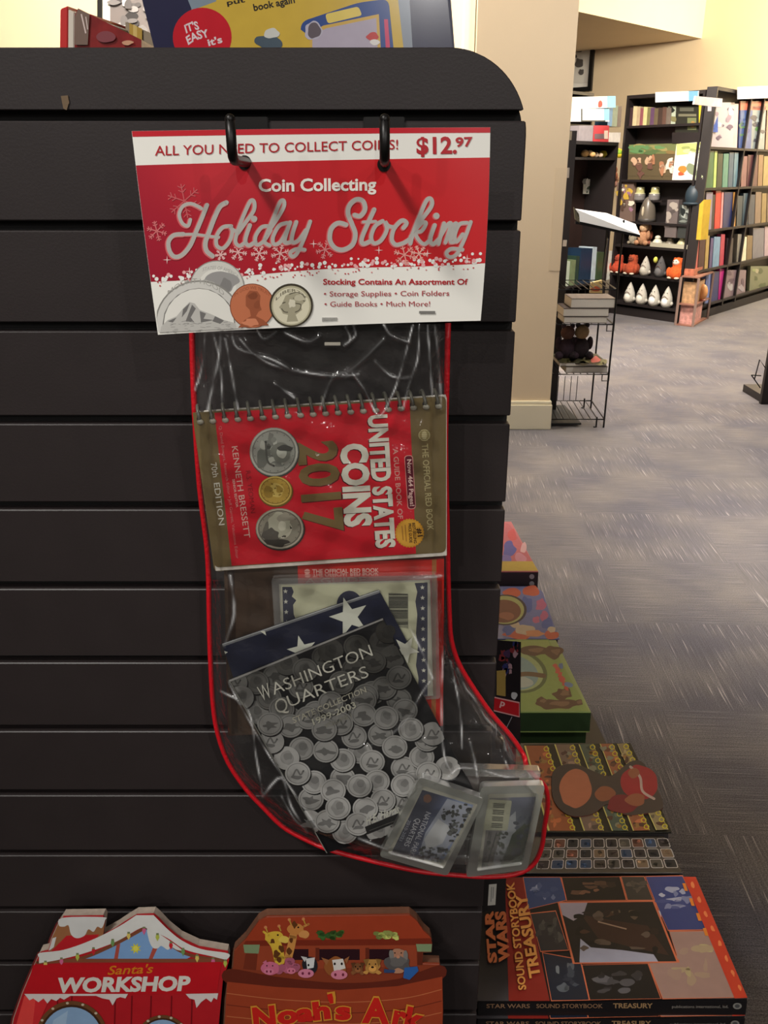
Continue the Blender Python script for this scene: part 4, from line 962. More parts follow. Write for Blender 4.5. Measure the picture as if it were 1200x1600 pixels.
# red boxed set in film, spine toward us, leaning away
t = thing('boxed_book_set', 'red boxed book set in clear wrap standing on top of the gondola at left', 'box', YP(.80)(150, 88))
fy = YP(.80); by = YP(.86)
v = [fy(94,12), fy(106,8), fy(106,95), fy(92,95)]
def hexa(name, f4, b4, m, t): 
    o = MB().add(list(f4)+list(b4), [(0,1,2,3),(7,6,5,4),(0,4,5,1),(1,5,6,2),(2,6,7,3),(3,7,4,0)]).build(name, m, t); return bevelled(o, .0006, 2)
sh_ = Vector((.02, .12, 0))
hexa('spine', [fy(94,14), fy(106,9), fy(105,BY+6), fy(92,BY+6)], [fy(94,14)+sh_, fy(106,9)+sh_, fy(105,BY+6)+sh_, fy(92,BY+6)+sh_], col_mat('box_red', (190,36,34), .3), t)
hexa('page_block', [fy(106.5,14), fy(116,20), fy(115,BY+6), fy(105.5,BY+6)], [fy(106.5,14)+sh_, fy(116,20)+sh_, fy(115,BY+6)+sh_, fy(105.5,BY+6)+sh_], col_mat('box_cream', (206,196,182), .6), t)
f_ = [fy(116.5,26), fy(122,12), fy(222,62), fy(222,BY+6)]
MB().prism([fy(117,24), fy(122,13), fy(221,62), fy(221,BY+6), fy(115.5,BY+6)], (0,.05,0)).build('cover', col_mat('wrapped_maroon', (130,36,36), .22, noise=.3, nscale=60, coat=.5), t)
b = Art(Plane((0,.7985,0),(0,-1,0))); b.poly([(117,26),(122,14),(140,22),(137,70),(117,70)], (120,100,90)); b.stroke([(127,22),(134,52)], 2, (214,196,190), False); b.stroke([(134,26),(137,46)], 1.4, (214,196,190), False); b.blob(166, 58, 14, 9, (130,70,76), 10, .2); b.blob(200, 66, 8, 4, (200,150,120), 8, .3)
b.build('cover_print', t, PRINTG)
t = thing('gift_box', 'tan box with gold ribbon lying behind the red boxed set', 'box', YP(.9)(225, 84))
q2 = [YP(.9)(196,34), YP(.9)(254,60), YP(.9)(254,86), YP(.9)(196,86)]
MB().prism(q2, (0,.06,0)).build('box_body', col_mat('tan_box', (150,134,110), .5), t)
b = Art(YP(.8985)); b.poly([(202,36),(222,45),(222,86),(202,86)], (196,160,76)); b.poly([(208,38),(214,41),(214,86),(208,86)], (226,196,120)); b.build('ribbon', t, PRINTG)

# ============================================================ DISPLAY DECK BESIDE THE PANEL, gently sloping away
TA = math.radians(7); DN = Vector((0, math.sin(TA), math.cos(TA))); DS = Vector((0, math.cos(TA), -math.sin(TA)))
DX0, DX1, DY0 = .072, .452, .716
D0 = Vector((0, DY0, .448))
def DP(h): return Plane(D0 + DN*h, DN)
dk = thing('display_deck', 'low black display deck beside the panel carrying flat stacks of books', 'table', ((DX0+DX1)/2, 1.6, 0))
L_ = 1.75
P = [Vector((DX0,0,0))+D0, Vector((DX1-.01,0,0))+D0, Vector((DX1-.01,0,0))+D0+DS*L_, Vector((DX0,0,0))+D0+DS*L_]
MB().prism([p-DN*.0005 for p in P], -DN*.02).build('deck_board', BLK, dk)
e = P[3].y; z2_ = P[3].z-.02
MB().prism([(DX0,DY0,0),(DX0,e,0),(DX0,e,z2_),(DX0,DY0,D0.z-.021)], (.018,0,0)).build('side_panel', BLK, dk)
MB().prism([(DX1-.03,DY0,0),(DX1-.03,e,0),(DX1-.03,e,z2_),(DX1-.03,DY0,D0.z-.021)], (.018,0,0)).build('side_panel', BLK, dk)
MB().box((DX0+.019,DY0+.002,0),(DX1-.031,DY0+.02,D0.z-.024)).build('front_panel', BLK, dk)
def flatbook(name, label, h, px_front, px_back, x0, x1, thick, cov, page=None, art=None, cat='book', group=None, spine=None, r=0, cover_name='cover'):
    """book lying on the sloping deck, top face at height h; front/back edges found from their pixel rows"""
    pl = DP(h); a_ = pl(900, px_front); b_ = pl(900, px_back)
    Pq = [Vector((x0, b_.y, b_.z)), Vector((x1, b_.y, b_.z)), Vector((x1, a_.y, a_.z)), Vector((x0, a_.y, a_.z))]
    lo = Pq[3]-DN*thick
    t = thing(name, label, cat, lo+Vector(((x1-x0)/2, 0, 0)), group)
    bevelled(MB().prism(Pq, -DN*.003).build('front_cover', cov, t), .0005, 1)
    I = [Pq[0]+Vector((.003,-.003,0)), Pq[1]+Vector((-.004,-.003,0)), Pq[2]+Vector((-.004,.002,0)), Pq[3]+Vector((.003,.002,0))]
    MB().prism([p-DN*.0031 for p in I], -DN*(thick-.0062)).build('pages', page or PAGE, t)
    MB().prism([p-DN*(thick-.003) for p in Pq], -DN*.0028).build('back_cover', cov, t)
    if spine: MB().prism([Pq[3]-DN*.0032+Vector((0,-.0005,0)), Pq[2]-DN*.0032+Vector((0,-.0005,0)), Pq[2]-DN*(thick-.0032)+Vector((0,-.0005,0)), Pq[3]-DN*(thick-.0032)+Vector((0,-.0005,0))], (0,.0022,0)).build('spine', spine, t)
    if art: a = Art(pl, .00002, .0002); art(a); a.build('cover_print', t, PRINTM)
    return t, Pq
BKC = col_mat('black_cover', (24,20,22), .35)
def frontart(t, Pq, fn, d=.0013, nm='spine_print'):
    fp = Plane(Pq[3]+Vector((0,-d,0)), (0,-math.cos(TA), math.sin(TA))); a = Art(fp, .00002, 0); fn(a); a.build(nm, t, PRINTM)
# treasury stack (three)
def treasury(a):
    R0 = (126,34,26); L = (196,104,70)
    a.poly([(744,1371),(1067,1369),(1167,1559),(735,1564)], (20,18,20))
    a.poly([(789,1371),(817,1371),(859,1564),(795,1564)], R0); a.grid(bil([(744,1371),(789,1371),(795,1564),(735,1564)]), 2, 6, lambda u, v: mixc((16,14,16), (70,66,68), max(0, v-.55)*1.8))
    cells = [([(818,1371),(875,1371),(885,1406),(826,1420)], (50,66,104), (150,156,176)), ([(878,1371),(968,1370),(978,1406),(886,1407)], (24,20,20), (120,84,64)), ([(971,1370),(1006,1370),(1020,1406),(981,1406)], (54,50,46), (90,80,70)),
             ([(1009,1370),(1066,1369),(1105,1452),(1044,1453),(1024,1408)], (50,60,110), (176,176,186)), ([(829,1428),(868,1424),(888,1484),(845,1486)], (46,44,46), (80,78,74)), ([(848,1489),(906,1500),(920,1562),(862,1563)], (26,32,46), (110,116,120)),
             ([(910,1508),(1012,1506),(1032,1560),(922,1562)], (22,20,22), (90,88,92)), ([(1046,1456),(1106,1455),(1160,1558),(1036,1560),(1014,1505),(1062,1504)], (150,120,110), (176,164,110))]
    R2 = random.Random(9)
    for q_, c0, c1 in cells:
        a.poly([tuple(Vector(p)+(Vector(p)-sum((Vector(k) for k in q_), Vector((0,0)))/len(q_)).normalized()*1.6) for p in q_], L); a.poly(q_, c0)
        cx = sum(p[0] for p in q_)/len(q_); cy = sum(p[1] for p in q_)/len(q_)
        wx = (max(p[0] for p in q_)-min(p[0] for p in q_))*.26; wy = (max(p[1] for p in q_)-min(p[1] for p in q_))*.26
        for i in range(12): a.blob(cx+R2.uniform(-wx, wx), cy+R2.uniform(-wy, wy), R2.uniform(3, wx*.5), R2.uniform(2, wy*.45), mixc(c0, c1, R2.random()), 8, .4, up=(i % 3 == 0))
    q_ = [(871,1409),(1022,1406),(1061,1504),(895,1506)]; a.poly(q_, L); q_ = [(874,1411),(1020,1409),(1057,1502),(898,1504)]; a.poly(q_, (30,26,26)); s = bil(q_)
    a.poly([s(0,0),s(.3,0),s(.22,.2),s(.1,.3),s(0,.2)], (150,140,150)); a.poly([s(.05,.98),s(.12,.6),s(.2,.75),s(.5,.8),s(.8,.88),s(.82,1),s(.05,1)], (156,156,172)); a.poly([s(.2,.2),s(.5,.3),s(.85,.4),s(.95,.9),s(.6,.75),s(.3,.6)], (56,36,30))
    for i in range(20): a.blob(*s(R2.uniform(.12,.9), R2.uniform(.15,.85)), R2.uniform(3,13), R2.uniform(2,7), R2.choice([(40,30,28),(70,48,38),(90,76,66),(24,20,20)]), 8, .4, up=(i % 3 == 0))
    a.stroke([s(.35,.32),s(.62,.45)], 2, (150,124,106)); a.poly([(1066,1369),(1085,1369),(1168,1559),(1146,1559)] if False else [(1068,1370),(1087,1370),(1168,1559),(1148,1560)], (184,54,32))
    for i in range(8): p = lerp((1080,1382),(1156,1548), i/7.2); a.blob(p[0]+2, p[1], 2.4, 5, (214,120,70), 7, .3, rot=-.4)
    for i in range(4): p = lerp((1066,1380),(1098,1450), i/3); a.poly([(p[0],p[1]),(p[0]+5,p[1]),(p[0]+9,p[1]+12),(p[0]+4,p[1]+12)], (206,120,40))
    for d, c in ((1, (60,20,10)), (0, (176,96,56))): a.text('STAR', (776-d, 1504+d), (770-d, 1421+d), 13, c, .05); a.text('WARS', (796-d, 1502+d), (789-d, 1423+d), 16, c, .05)
    for d, c in ((1, (80,24,10)), (0, (206,140,70))): a.text('SOUND STORYBOOK', (822-d, 1546+d), (803-d, 1378+d), 12, c, .03); a.text('TREASURY', (844-d, 1526+d), (822-d, 1396+d), 17, c, .035)
treas_sp = col_mat('black_spine', (20,18,20), .35)
def sp_art(y0):
    def f(a):
        a.text('STAR WARS', (760, y0), (828, y0), 6.5, (120,92,70), .02); a.text('SOUND STORYBOOK', (838, y0), (942, y0), 6.5, (120,92,70), .02); a.text('TREASURY', (958, y0), (1020, y0), 7.5, (140,112,80), .03)
    return f
def pub_art(y0):
    def f(a): a.text('publications international, ltd.', (1050, y0), (1138, y0), 4.5, (130,124,118), .0); a.disc(1152, y0-3, 7, 5, (120,118,114), 14); a.disc(1152, y0-3, 4, 3, (70,70,70), 10)
    return f
TX0, TX1 = .110, .4235
labs = ['treasury storybook with orange title and photo collage, topmost of its stack', 'treasury storybook directly under the topmost one, black spine showing', 'treasury storybook at the bottom of the stack of three']
for k in range(3):
    t, Pq = flatbook('storybook', labs[k], .0755-.0251*k, 1560+k*0, 1370, TX0, TX1, .0245, BKC, None, treasury if k == 0 else None, group='treasury storybooks stacked at the front of the deck', spine=treas_sp) if k == 0 else (None, None)
    if k == 0:
        root0 = t; P0 = Pq; frontart(t, Pq, sp_art(1575)); frontart(t, Pq, pub_art(1575), nm='publisher_line')
    else:
        r = root0.copy(); COL.objects.link(r); r.location = root0.location - DN*.0251*k; r['label'] = labs[k]
        for ch in root0.children:
            c = ch.copy(); COL.objects.link(c); c.parent = r
# picture-grid book behind (only its front strip shows: 3 rows of small pictures)
def gridart(a):
    R2 = random.Random(3); q_ = [(812,1309),(1044,1309),(1062,1358),(812,1360)]
    s = bil([(846,1310),(1044,1309),(1062,1357),(836,1359)])
    for i in range(10):
        for j in range(3):
            u0, u1 = (i+.06)/10, (i+.94)/10; v0_, v1_ = (j+.05)/3, (j+.93)/3; 
            a.poly(rounded([s(u0,v0_),s(u1,v0_),s(u1,v1_),s(u0,v1_)], 2.5, n=2), (184,180,178), up=(i+j == 0))
    for i in range(10):
        for j in range(3):
            u0, u1 = (i+.11)/10, (i+.89)/10; v0_, v1_ = (j+.1)/3, (j+.88)/3; c = R2.choice([(40,36,38),(60,52,48),(44,60,84),(96,60,48),(30,30,34),(70,66,60),(110,90,70)])
            a.poly(rounded([s(u0,v0_),s(u1,v0_),s(u1,v1_),s(u0,v1_)], 2, n=2), c, up=(i+j == 0))
            for _ in range(2): a.blob(*s(R2.uniform(u0+.02,u1-.02), R2.uniform(v0_+.06,v1_-.06)), R2.uniform(2,5), R2.uniform(1.5,4), tint(c, R2.uniform(.5, 2.2)), 7, .4, up=(i == 0 and j == 0 and _ == 0))
flatbook('picture_grid_book', 'black book with rows of small square pictures between storybook stack and tabbed book', .066, 1364, 1306, .115, .428, .064, BKC, col_mat('dark_pages', (40,36,36), .6), gridart)
# tabbed song book with five strips of scalloped tabs and a red figure-shaped cover patch
def tabart(a):
    R2 = random.Random(8); a.poly([(818,1163),(985,1161),(1050,1300),(820,1300)], (30,28,20))
    tabs = [((819,1165),(860,1165),(905,1298),(856,1298)), ((866,1163),(900,1163),(948,1298),(912,1298)), ((904,1163),(930,1162),(985,1298),(956,1298)), ((937,1162),(960,1162),(1019,1297),(989,1298)), ((964,1162),(981,1161),(1047,1296),(1025,1297))]
    for k, tq in enumerate(tabs):
        tq = (tq[0], lerp(tq[0], tq[1], .88), lerp(tq[3], tq[2], .88), tq[3]); a.poly(tq, (206,196,110)); m = [lerp(tq[0], tq[1], .07), lerp(tq[0], tq[1], .97), lerp(tq[3], tq[2], .97), lerp(tq[3], tq[2], .07)]; c0 = [(150,84,50),(120,98,84),(76,88,76),(150,90,60),(140,124,90)][k]
        a.poly(m, c0); s = bil(m)
        for i in range(26): a.blob(*s(R2.uniform(.1,.8), R2.uniform(.04,.96)), R2.uniform(2,6), R2.uniform(2,5), R2.choice([tint(c0,1.3),tint(c0,.7),(130,130,110),(80,50,40),(150,110,60)]), 7, .4, up=(i % 6 == 0))
        for i in range(13): p = lerp(tq[1], tq[2], (i+.5)/13); a.ring(p[0]-3, p[1], 4.4, 4, 1.3, (206,190,40), 12)
def cutout(a):
    a.poly([tuple(p) for p in spline([(862,1215),(885,1198),(925,1206),(950,1218),(985,1193),(1008,1196),(1022,1228),(1034,1262),(1000,1270),(962,1266),(940,1258),(915,1272),(880,1266),(864,1244)], 4, True)], (96,40,36))
    a.blob(890, 1230, 20, 24, (150,92,66), 14, .06); a.blob(1000, 1222, 22, 20, (132,30,38), 12, .15); a.stroke([(985,1200),(1000,1218),(1018,1244)], 4, (176,150,140)); a.blob(975, 1252, 20, 9, (120,50,44), 10, .2)
tb, Pq = flatbook('tabbed_songbook', 'tabbed book with gold scalloped strips and a red cut-out patch on the deck', .070, 1300, 1161, .118, .4405, .068, col_mat('olive_black_cover', (30,28,22), .35), col_mat('dark_pages', (40,36,36), .6), tabart)
pc = DP(.072); q_ = [tuple(p) for p in spline([(862,1215),(872,1198),(900,1194),(935,1208),(955,1212),(985,1190),(1005,1192),(1022,1222),(1036,1262),(1000,1272),(975,1272),(950,1256),(925,1272),(890,1274),(866,1252)], 4, True)]
MB().prism([pc(*p) for p in q_], -DN*.0019).build('cover_patch', col_mat('patch_board', (96,40,36), .4), tb)
a = Art(pc, .00002, .0002); a.poly(q_, (64,54,52)); a.blob(899, 1232, 25, 30, (178,106,76), 16, .04); a.blob(945, 1240, 16, 12, (140,82,56), 10, .1); a.blob(1000, 1222, 30, 28, (158,32,44), 14, .12); a.blob(975, 1256, 26, 14, (120,30,40), 12, .15); a.stroke([(985,1198),(1000,1214),(1004,1236),(1022,1248)], 4, (186,164,156)); a.blob(992, 1250, 16, 10, (150,88,62), 10, .15); a.blob(990, 1208, 9, 8, (150,88,62), 10, .1); a.build('cover_patch_print', tb, PRINTM)
# green book pair
def greenart(a):
    a.poly([(790,999),(857,999),(920,1111),(790,1111)], (150,170,96)); a.poly([(790,1001),(856,1001),(862,1014),(790,1012)], (166,180,106))
    a.disc(806, 1048, 50, 34, (104,116,72), 34, .25); a.disc(804, 1048, 46, 30, (170,186,130), 34, .25); a.disc(800, 1050, 42, 27, (140,168,170), 34, .25); a.disc(800, 1064, 34, 10, (186,196,186), 20, .1)
    a.stroke([(790,1060),(820,1053),(850,1056)], 7, (120,96,70)); R2 = random.Random(2)
    for x, y, w, h in ((836,1017,22,8),(866,1019,14,10),(872,1100,30,8),(880,1084,15,9),(846,1096,10,7),(903,1098,8,5)): a.blob(x, y, w, h, (104,76,56), 12, .25); a.blob(x+3, y-1, w*.5, h*.5, (134,104,80), 9, .3)
    [a.blob(868+i*3.4, 1040+i*7, 4, 4.4, (206,96,80), 8, .35) for i in range(6)]; a.blob(888, 1070, 6, 4, (120,140,176), 8, .3); a.blob(876, 1040, 3.5, 5, (110,130,176), 8, .35)
GRN = col_mat('green_cover', (150,170,96), .4); GRB = col_mat('deep_green_block', (40,60,30), .5, noise=.15, nscale=20)
flatbook('green_picture_book', 'green book with arched cut-out and brown animals on top of another green book', .092, 1112, 1000, .10, .3955, .044, GRN, GRB, greenart, spine=GRB)
flatbook('green_picture_book', 'lower green book beneath the one with the arched cut-out', .0475, 1140, 1016, .10, .392, .046, GRN, GRB, None, spine=GRB)
def blueart(a):
    R2 = random.Random(12); a.poly([(786,917),(838,917),(848,925),(873,998),(786,998)], (120,128,186))
    for c, lst in (((206,104,80), [(800,925,16,7),(830,924,14,8),(812,992,24,7),(860,992,12,6)]), ((196,110,150), [(845,945,8,10),(850,962,6,8),(838,968,5,5)]), ((90,106,180), [(822,944,9,12),(855,975,8,9),(795,985,9,8)]), ((206,190,170), [(820,984,14,7),(805,975,8,5),(862,984,6,5)]), ((214,150,110), [(836,990,14,5)])):
        for x, y, w, h in lst: a.blob(x, y, w, h, c, 10, .25)
    a.disc(790, 953, 33, 24, (60,50,60), 30); a.disc(789, 953, 30, 22, (176,180,120), 30); a.disc(787, 955, 27, 18, (124,76,60), 28); a.blob(792, 962, 12, 6, (160,100,80), 9, .2)
flatbook('blue_picture_book', 'blue and orange book with round cut-out lying behind the green books', .056, 998, 916, .10, .424, .050, col_mat('violet_blue_cover', (120,128,186), .4), col_mat('dark_pages', (40,36,36), .6), blueart)
def pinkart(a):
    a.poly([(780,812),(797,820),(841,892),(780,892)], (196,110,120))
    for x, y, w, h, c in ((796,858,10,12,(96,96,170)),(812,872,9,8,(206,140,160)),(800,836,7,9,(206,90,96)),(790,875,8,9,(120,110,176)),(818,856,5,8,(214,170,176))): a.blob(x, y, w, h, c, 10, .25)
    a.poly([(780,877),(832,877),(841,892),(780,892)], (196,170,80))
t, Pq = flatbook('pink_picture_book', 'pink and violet book at the far end of the deck', .089, 893, 815, .10, .442, .086, col_mat('pink_cover', (196,110,120), .4), col_mat('plum_block', (58,40,50), .5), pinkart, spine=col_mat('plum_block', (58,40,50), .5))
def dots(a):
    for y in (901, 912): a.disc(831, y, 4, 4, (196,186,196), 10)
frontart(t, Pq, dots)
# upright thin book beside the panel and price tag holder
def pbook(a):
    R2 = random.Random(5); a.poly([(776,1000),(814,1003),(813,1170),(774,1170)], (26,22,26))
    for i in range(22): a.blob(R2.uniform(784,806), R2.uniform(1004,1052), R2.uniform(2,6), R2.uniform(2,8), R2.choice([(60,40,70),(110,40,44),(40,44,90),(150,120,130),(20,18,24)]), 8, .4, up=(i % 4 == 0))
    a.poly([(776,1048),(790,1047),(790,1088),(776,1086)], (150,126,66)); a.blob(800, 1072, 9, 20, (24,20,24), 10, .15); a.blob(804, 1086, 6, 6, (176,176,180), 8, .3); a.poly([(770,1088),(812,1097),(812,1121),(770,1111)], (206,150,150)); a.poly([(770,1090),(811,1099),(811,1119),(770,1109)], (176,22,32)); a.text('p', (781, 1102), (788, 1104), 10, (214,170,170), .03)
    a.stroke([(774,1116),(776,1150)], 1, (150,150,156), False); a.stroke([(800,1120),(789,1142)], 1, (150,150,156), False)
UP = Plane((0, 1.02, 0), (0, -1, 0))
lo, hi = 1100, 1500
for _ in range(30):
    m = (lo+hi)/2
    if UP(760, m).z > D0.z-(1.02-DY0)*math.tan(TA)+.001: lo = m
    else: hi = m
upright('thin_book', 'thin dark upright book with a red band wedged between panel and green books', UP, [(748,1002),(812,1004),(800,lo),(738,lo)], .010, col_mat('grey_black_cover', (40,38,42), .4), None, pbook)
tg = thing('price_tag_holder', 'small black tag holder with white price label at panel foot', 'tag', YP(.7145)(770, 1424))
T = YP(.712); MB().prism([T(752,1366), T(791,1366), T(789,1424), T(750,1424)], (0,.0018,0)).build('holder_plate', BLK, tg)
a = Art(T); a.poly([(764,1382),(776,1381),(774,1414),(762,1415)], (176,172,164)); a.stroke([(768,1386),(767,1409)], 1, (90,90,90), False); a.stroke([(771,1386),(770,1404)], 1, (90,90,90), False); a.build('paper_label', tg, PRINT)
# ============================================================ FAR BOOKCASES (grid turned about 45 degrees)
A0 = Vector((2.388, 9.338, 0)); AD = Vector((.622, -.783, 0)).normalized(); AN = Vector((-.783, -.622, 0)).normalized()
B0 = A0 + AD*.975 + dR*.012; BD = (Vector((4.58, 10.44, 0))-B0).normalized(); BN = Vector((BD.y, -BD.x, 0))
RA = math.atan2(AD.y, AD.x); RB = math.atan2(BD.y, BD.x); RC = math.pi/4
def rotof(pl): return {id(PA): RA, id(PB): RB, id(PC): RC}.get(id(pl), RC if abs(pl.n.x-CN.x) < 1e-4 else 0)
C0 = A0 + AN*.02 - dR*1.25; CD_ = dR.copy(); CN = Vector((s2, -s2, 0))
PA = Plane(A0, AN); PB = Plane(B0, BN); PC = Plane(C0, CN)
SHM = mat('black_shelf_laminate', (34, 28, 28), .5, noise=.12, nscale=5)
def shelfz(pl, px, ys): return [pl(px, y).z for y in ys]
def bookcase(name, label, p0, d, n, length, depth, z1, zs, divs=(), thick=.022, hi=None, backmat=None):
    t = thing(name, label, 'bookcase', p0 + d*length/2 - n*depth/2, rot=math.atan2(d.y, d.x))
    def slab_(a, b, za, zb, d0, d1, nm, m=SHM):
        P = [p0+d*a-n*d0, p0+d*b-n*d0, p0+d*b-n*d1, p0+d*a-n*d1]
        return MB().prism([Vector((p.x, p.y, za)) for p in P], (0, 0, zb-za)).build(nm, m, t)
    slab_(0, .025, 0, z1, 0, depth, 'side_panel'); slab_(length-.025, length, 0, z1, 0, depth, 'side_panel')
    slab_(.025, length-.025, .0, z1-.001, depth-.015, depth, 'back_panel', backmat or SHM)
    slab_(.025, length-.025, z1-.03, z1, 0, depth-.015, 'top_board')
    for z in zs: slab_(.025, length-.025, z-thick, z, .004, depth-.016, 'shelf')
    slab_(.025, length-.025, 0, .085, .03, .05, 'kick_board')
    for a in divs: slab_(a-.012, a+.012, .085, z1-.031, .002, depth-.017, 'divider')
    return t
AD_LEN = .865
zA1 = PA(985, 149).z
AZ = shelfz(PA, 1020, [195, 281, 348, 386, 433, 479])
bookcase('bookcase', 'black far bookcase with picture boards, plush toys and packaged gifts', A0, AD, AN, AD_LEN, .20, zA1, AZ)
zB1 = PB(1150, 140).z
BZ = shelfz(PB, 1150, [231, 292, 354, 411, 462])
bookcase('bookcase', 'long black bookcase running off the right edge of the photo', B0+BD*.0, BD, BN, 2.6, .095, zB1, BZ, divs=(.92, 1.3))
zC1 = PC(930, 221).z
CZs = shelfz(PC, 930, [246, 441, 474])
bookcase('bookcase', 'low black bookcase with brown slatted back left of the picture boards', C0, CD_, CN, 1.2, .34, zC1, CZs, backmat=DARKWOOD)
# rear bookcase behind the low one
P2 = Plane(C0 - CN*.9, CN)
zD = P2(960, 149).z
bookcase('bookcase', 'tall dark bookcase with white signs at far left behind the low one', C0-CN*.9+CD_*.1, CD_, CN, 2.0, .3, zD, shelfz(P2, 955, [197, 222]))

# generic items standing on shelves: front face = pixel quad on a vertical plane
def item(name, label, cat, pl, q, depth, col, group=None, art=None, rough=.35, off=0.0, snap=None, glossy=True):
    p_ = pl.back(off); rt = rotof(pl)
    if pl is PB and off > 0: off = min(off, .03); p_ = pl.back(off); depth = min(depth, .076-off)
    if pl is PA: depth = min(depth, .175-off) if off > 0 else depth
    P = [p_(*c) for c in q]
    if snap is not None:                          # rest the bottom edge on the shelf
        dz = [snap - P[3].z, snap - P[2].z]
        P[3] = P[3]+Vector((0,0,dz[0])); P[2] = P[2]+Vector((0,0,dz[1]))
    b = MB().prism(P, -pl.n*depth)
    bottom = sum((P[2], P[3]), Vector())/2 - pl.n*depth/2
    if art:
        t = thing(name, label, cat, bottom, group, rot=rt)
        b.build('body', mat('m_%d_%d_%d' % tuple(int(c) for c in col), col, rough), t)
        a = Art(p_, .0008, .001); art(a); a.build('front_print', t, PRINT)
        return t
    o = b.build(name, mat('m_%d_%d_%d' % tuple(int(c) for c in col), col, rough, noise=.12, nscale=14), None, label=label, cat=cat, group=group, rot=rt)
    return o
def rq_(x0, y0, x1, y1, dx=0, sl=0): return [(x0, y0), (x1, y0+sl), (x1-dx, y1+sl), (x0-dx, y1)]
ORD = ['first','second','third','fourth','fifth','sixth','seventh','eighth','ninth','tenth','eleventh','twelfth','thirteenth','fourteenth']
def spines(pl, zs, where, lst, group, depth=.17, off=.04):
    """lst: (x0,y0,x1,y1,colour,colour word)"""
    for i, (x0, y0, x1, y1, c, w) in enumerate(lst):
        item('book', '%s book, %s from left on %s' % (w, ORD[i], where), 'book', pl, rq_(x0, y0, x1, y1, (y1-y0)*.07), depth, c, group, off=off, snap=zs)
# A top shelf: paperback spines + face-out book, yellow and blue spines
W_ = [(981,168,990,193,(70,50,52),'dark maroon'),(990,166,996,193,(206,190,150),'cream'),(996,167,1001,193,(180,160,130),'beige'),(1001,169,1006,193,(140,84,90),'dusty pink'),(1006,167,1012,193,(210,196,140),'pale yellow'),(1012,168,1017,193,(120,116,80),'olive'),(1017,168,1023,193,(96,70,96),'purple'),(1023,169,1029,193,(104,92,70),'khaki'),(1029,168,1036,193,(70,56,50),'brown'),(1036,167,1042,193,(96,72,62),'tan'),(1042,168,1049,193,(110,100,90),'grey-brown')]
spines(PA, AZ[0], 'the top shelf of the far bookcase', W_, 'paperbacks on the top shelf of the far bookcase')
def f1(a): a.blob(1049, 172, 5, 5, (40,44,40), 8); a.blob(1052, 186, 4, 5, (120,116,80), 8)
item('book', 'white and green face-out book right of the paperback spines', 'book', PA, rq_(1044,166,1057,194,2), .03, (170,180,160), None, f1, off=.05, snap=AZ[0])
def f2(a): a.rect(1060,178,1088,182,(110,108,88)); a.rect(1074,184,1088,203,(110,116,80)); a.blob(1083,194,4,7,(150,120,70),8,.3); a.rect(1062,168,1084,174,(88,88,76))
za = PA(1075, 207).z
stand = thing('riser_shelf', 'small black riser shelf carrying the dark face-out book', 'shelf', PA.back(.05)(1075, 207))
MB().prism([PA.back(.02)(1050,207), PA.back(.02)(1097,207), PA.back(.02)(1097,224), PA.back(.02)(1050,224)], -AN*.15).build('riser_block', SHM, stand)
item('book', 'dark green-grey face-out book under the white sign', 'book', PA, rq_(1056,166,1092,206,1), .03, (46,46,38), None, f2, off=.05, snap=za)
item('book', 'yellow book spine beside the dark green-grey book', 'book', PA, rq_(1092,162,1100,206,0), .2, (214,180,50), None, off=.03, snap=za)
item('book', 'blue book spine right of the yellow spine', 'book', PA, rq_(1101,167,1108,206,0), .2, (70,100,180), None, off=.03, snap=za)
# hanging white sign boards in front of the top
def sign(name, label, pl, q, off=-.03, col=(246,244,238), art=None, d=.012): return item(name, label, 'sign', pl, q, d, col, None, art, .6, off=off)
sign('shelf_sign', 'long white header sign with blue end over the far bookcase', PA, [(1024,144),(1091,142),(1091,157),(1024,160)], art=lambda a: a.poly([(1076,142.5),(1091,142),(1090,157),(1076,158)], (110,160,190)))
sign('shelf_sign', 'white sign at the top right corner of the photo', PB, [(1154,136),(1250,132),(1250,151),(1154,155)])
sign('shelf_sign', 'tilted pale sign card above the yellow spine', PB, [(1087,150),(1129,154),(1128,168),(1084,163)], off=-.03, col=(226,214,210))
sign('shelf_sign', 'white sign high on the far left bookcase', P2, [(880,152),(962,150),(962,168),(880,171)], art=lambda a: (a.poly([(949,150),(962,150),(962,168),(949,168)], (120,176,206)), a.blob(938,162,3.5,6,(206,50,50),8)))
sign('shelf_sign', 'lower white black-edged sign on the far left bookcase', P2, [(872,170),(952,170),(952,190),(872,190)], off=-.06, art=lambda a: (a.poly([(908,170),(910,170),(910,188),(946,188),(946,190),(908,190)], (30,40,50)), a.poly([(944,170),(952,170),(952,188),(944,188)], (120,176,206))))
spines(P2, shelfz(P2, 955, [197])[0], 'the tall bookcase behind the white signs', [(951,168,958,196,(70,110,150),'blue'),(958,165,966,196,(96,110,100),'grey-green'),(966,166,972,196,(70,60,64),'dark plum')], 'books beside the far white signs', off=.03)
# boxes on top of the low bookcase
for x0, y0, x1, y1, c, lb in ((905,196,928,219,(150,142,144),'grey box on top of the low bookcase'),(927,196,952,219,(206,70,76),'red and pink box on top of the low bookcase'),(952,207,970,219,(240,232,222),'small white box on top of the low bookcase')):
    item('box', lb, 'box', PC, rq_(x0, y0, x1, y1, 1), .12, c, None, (lambda a: (a.rect(929,209,944,217,(120,100,104)), a.rect(944,204,950,217,(226,206,190)))) if 'red' in lb else None, off=.03, snap=zC1+.001)
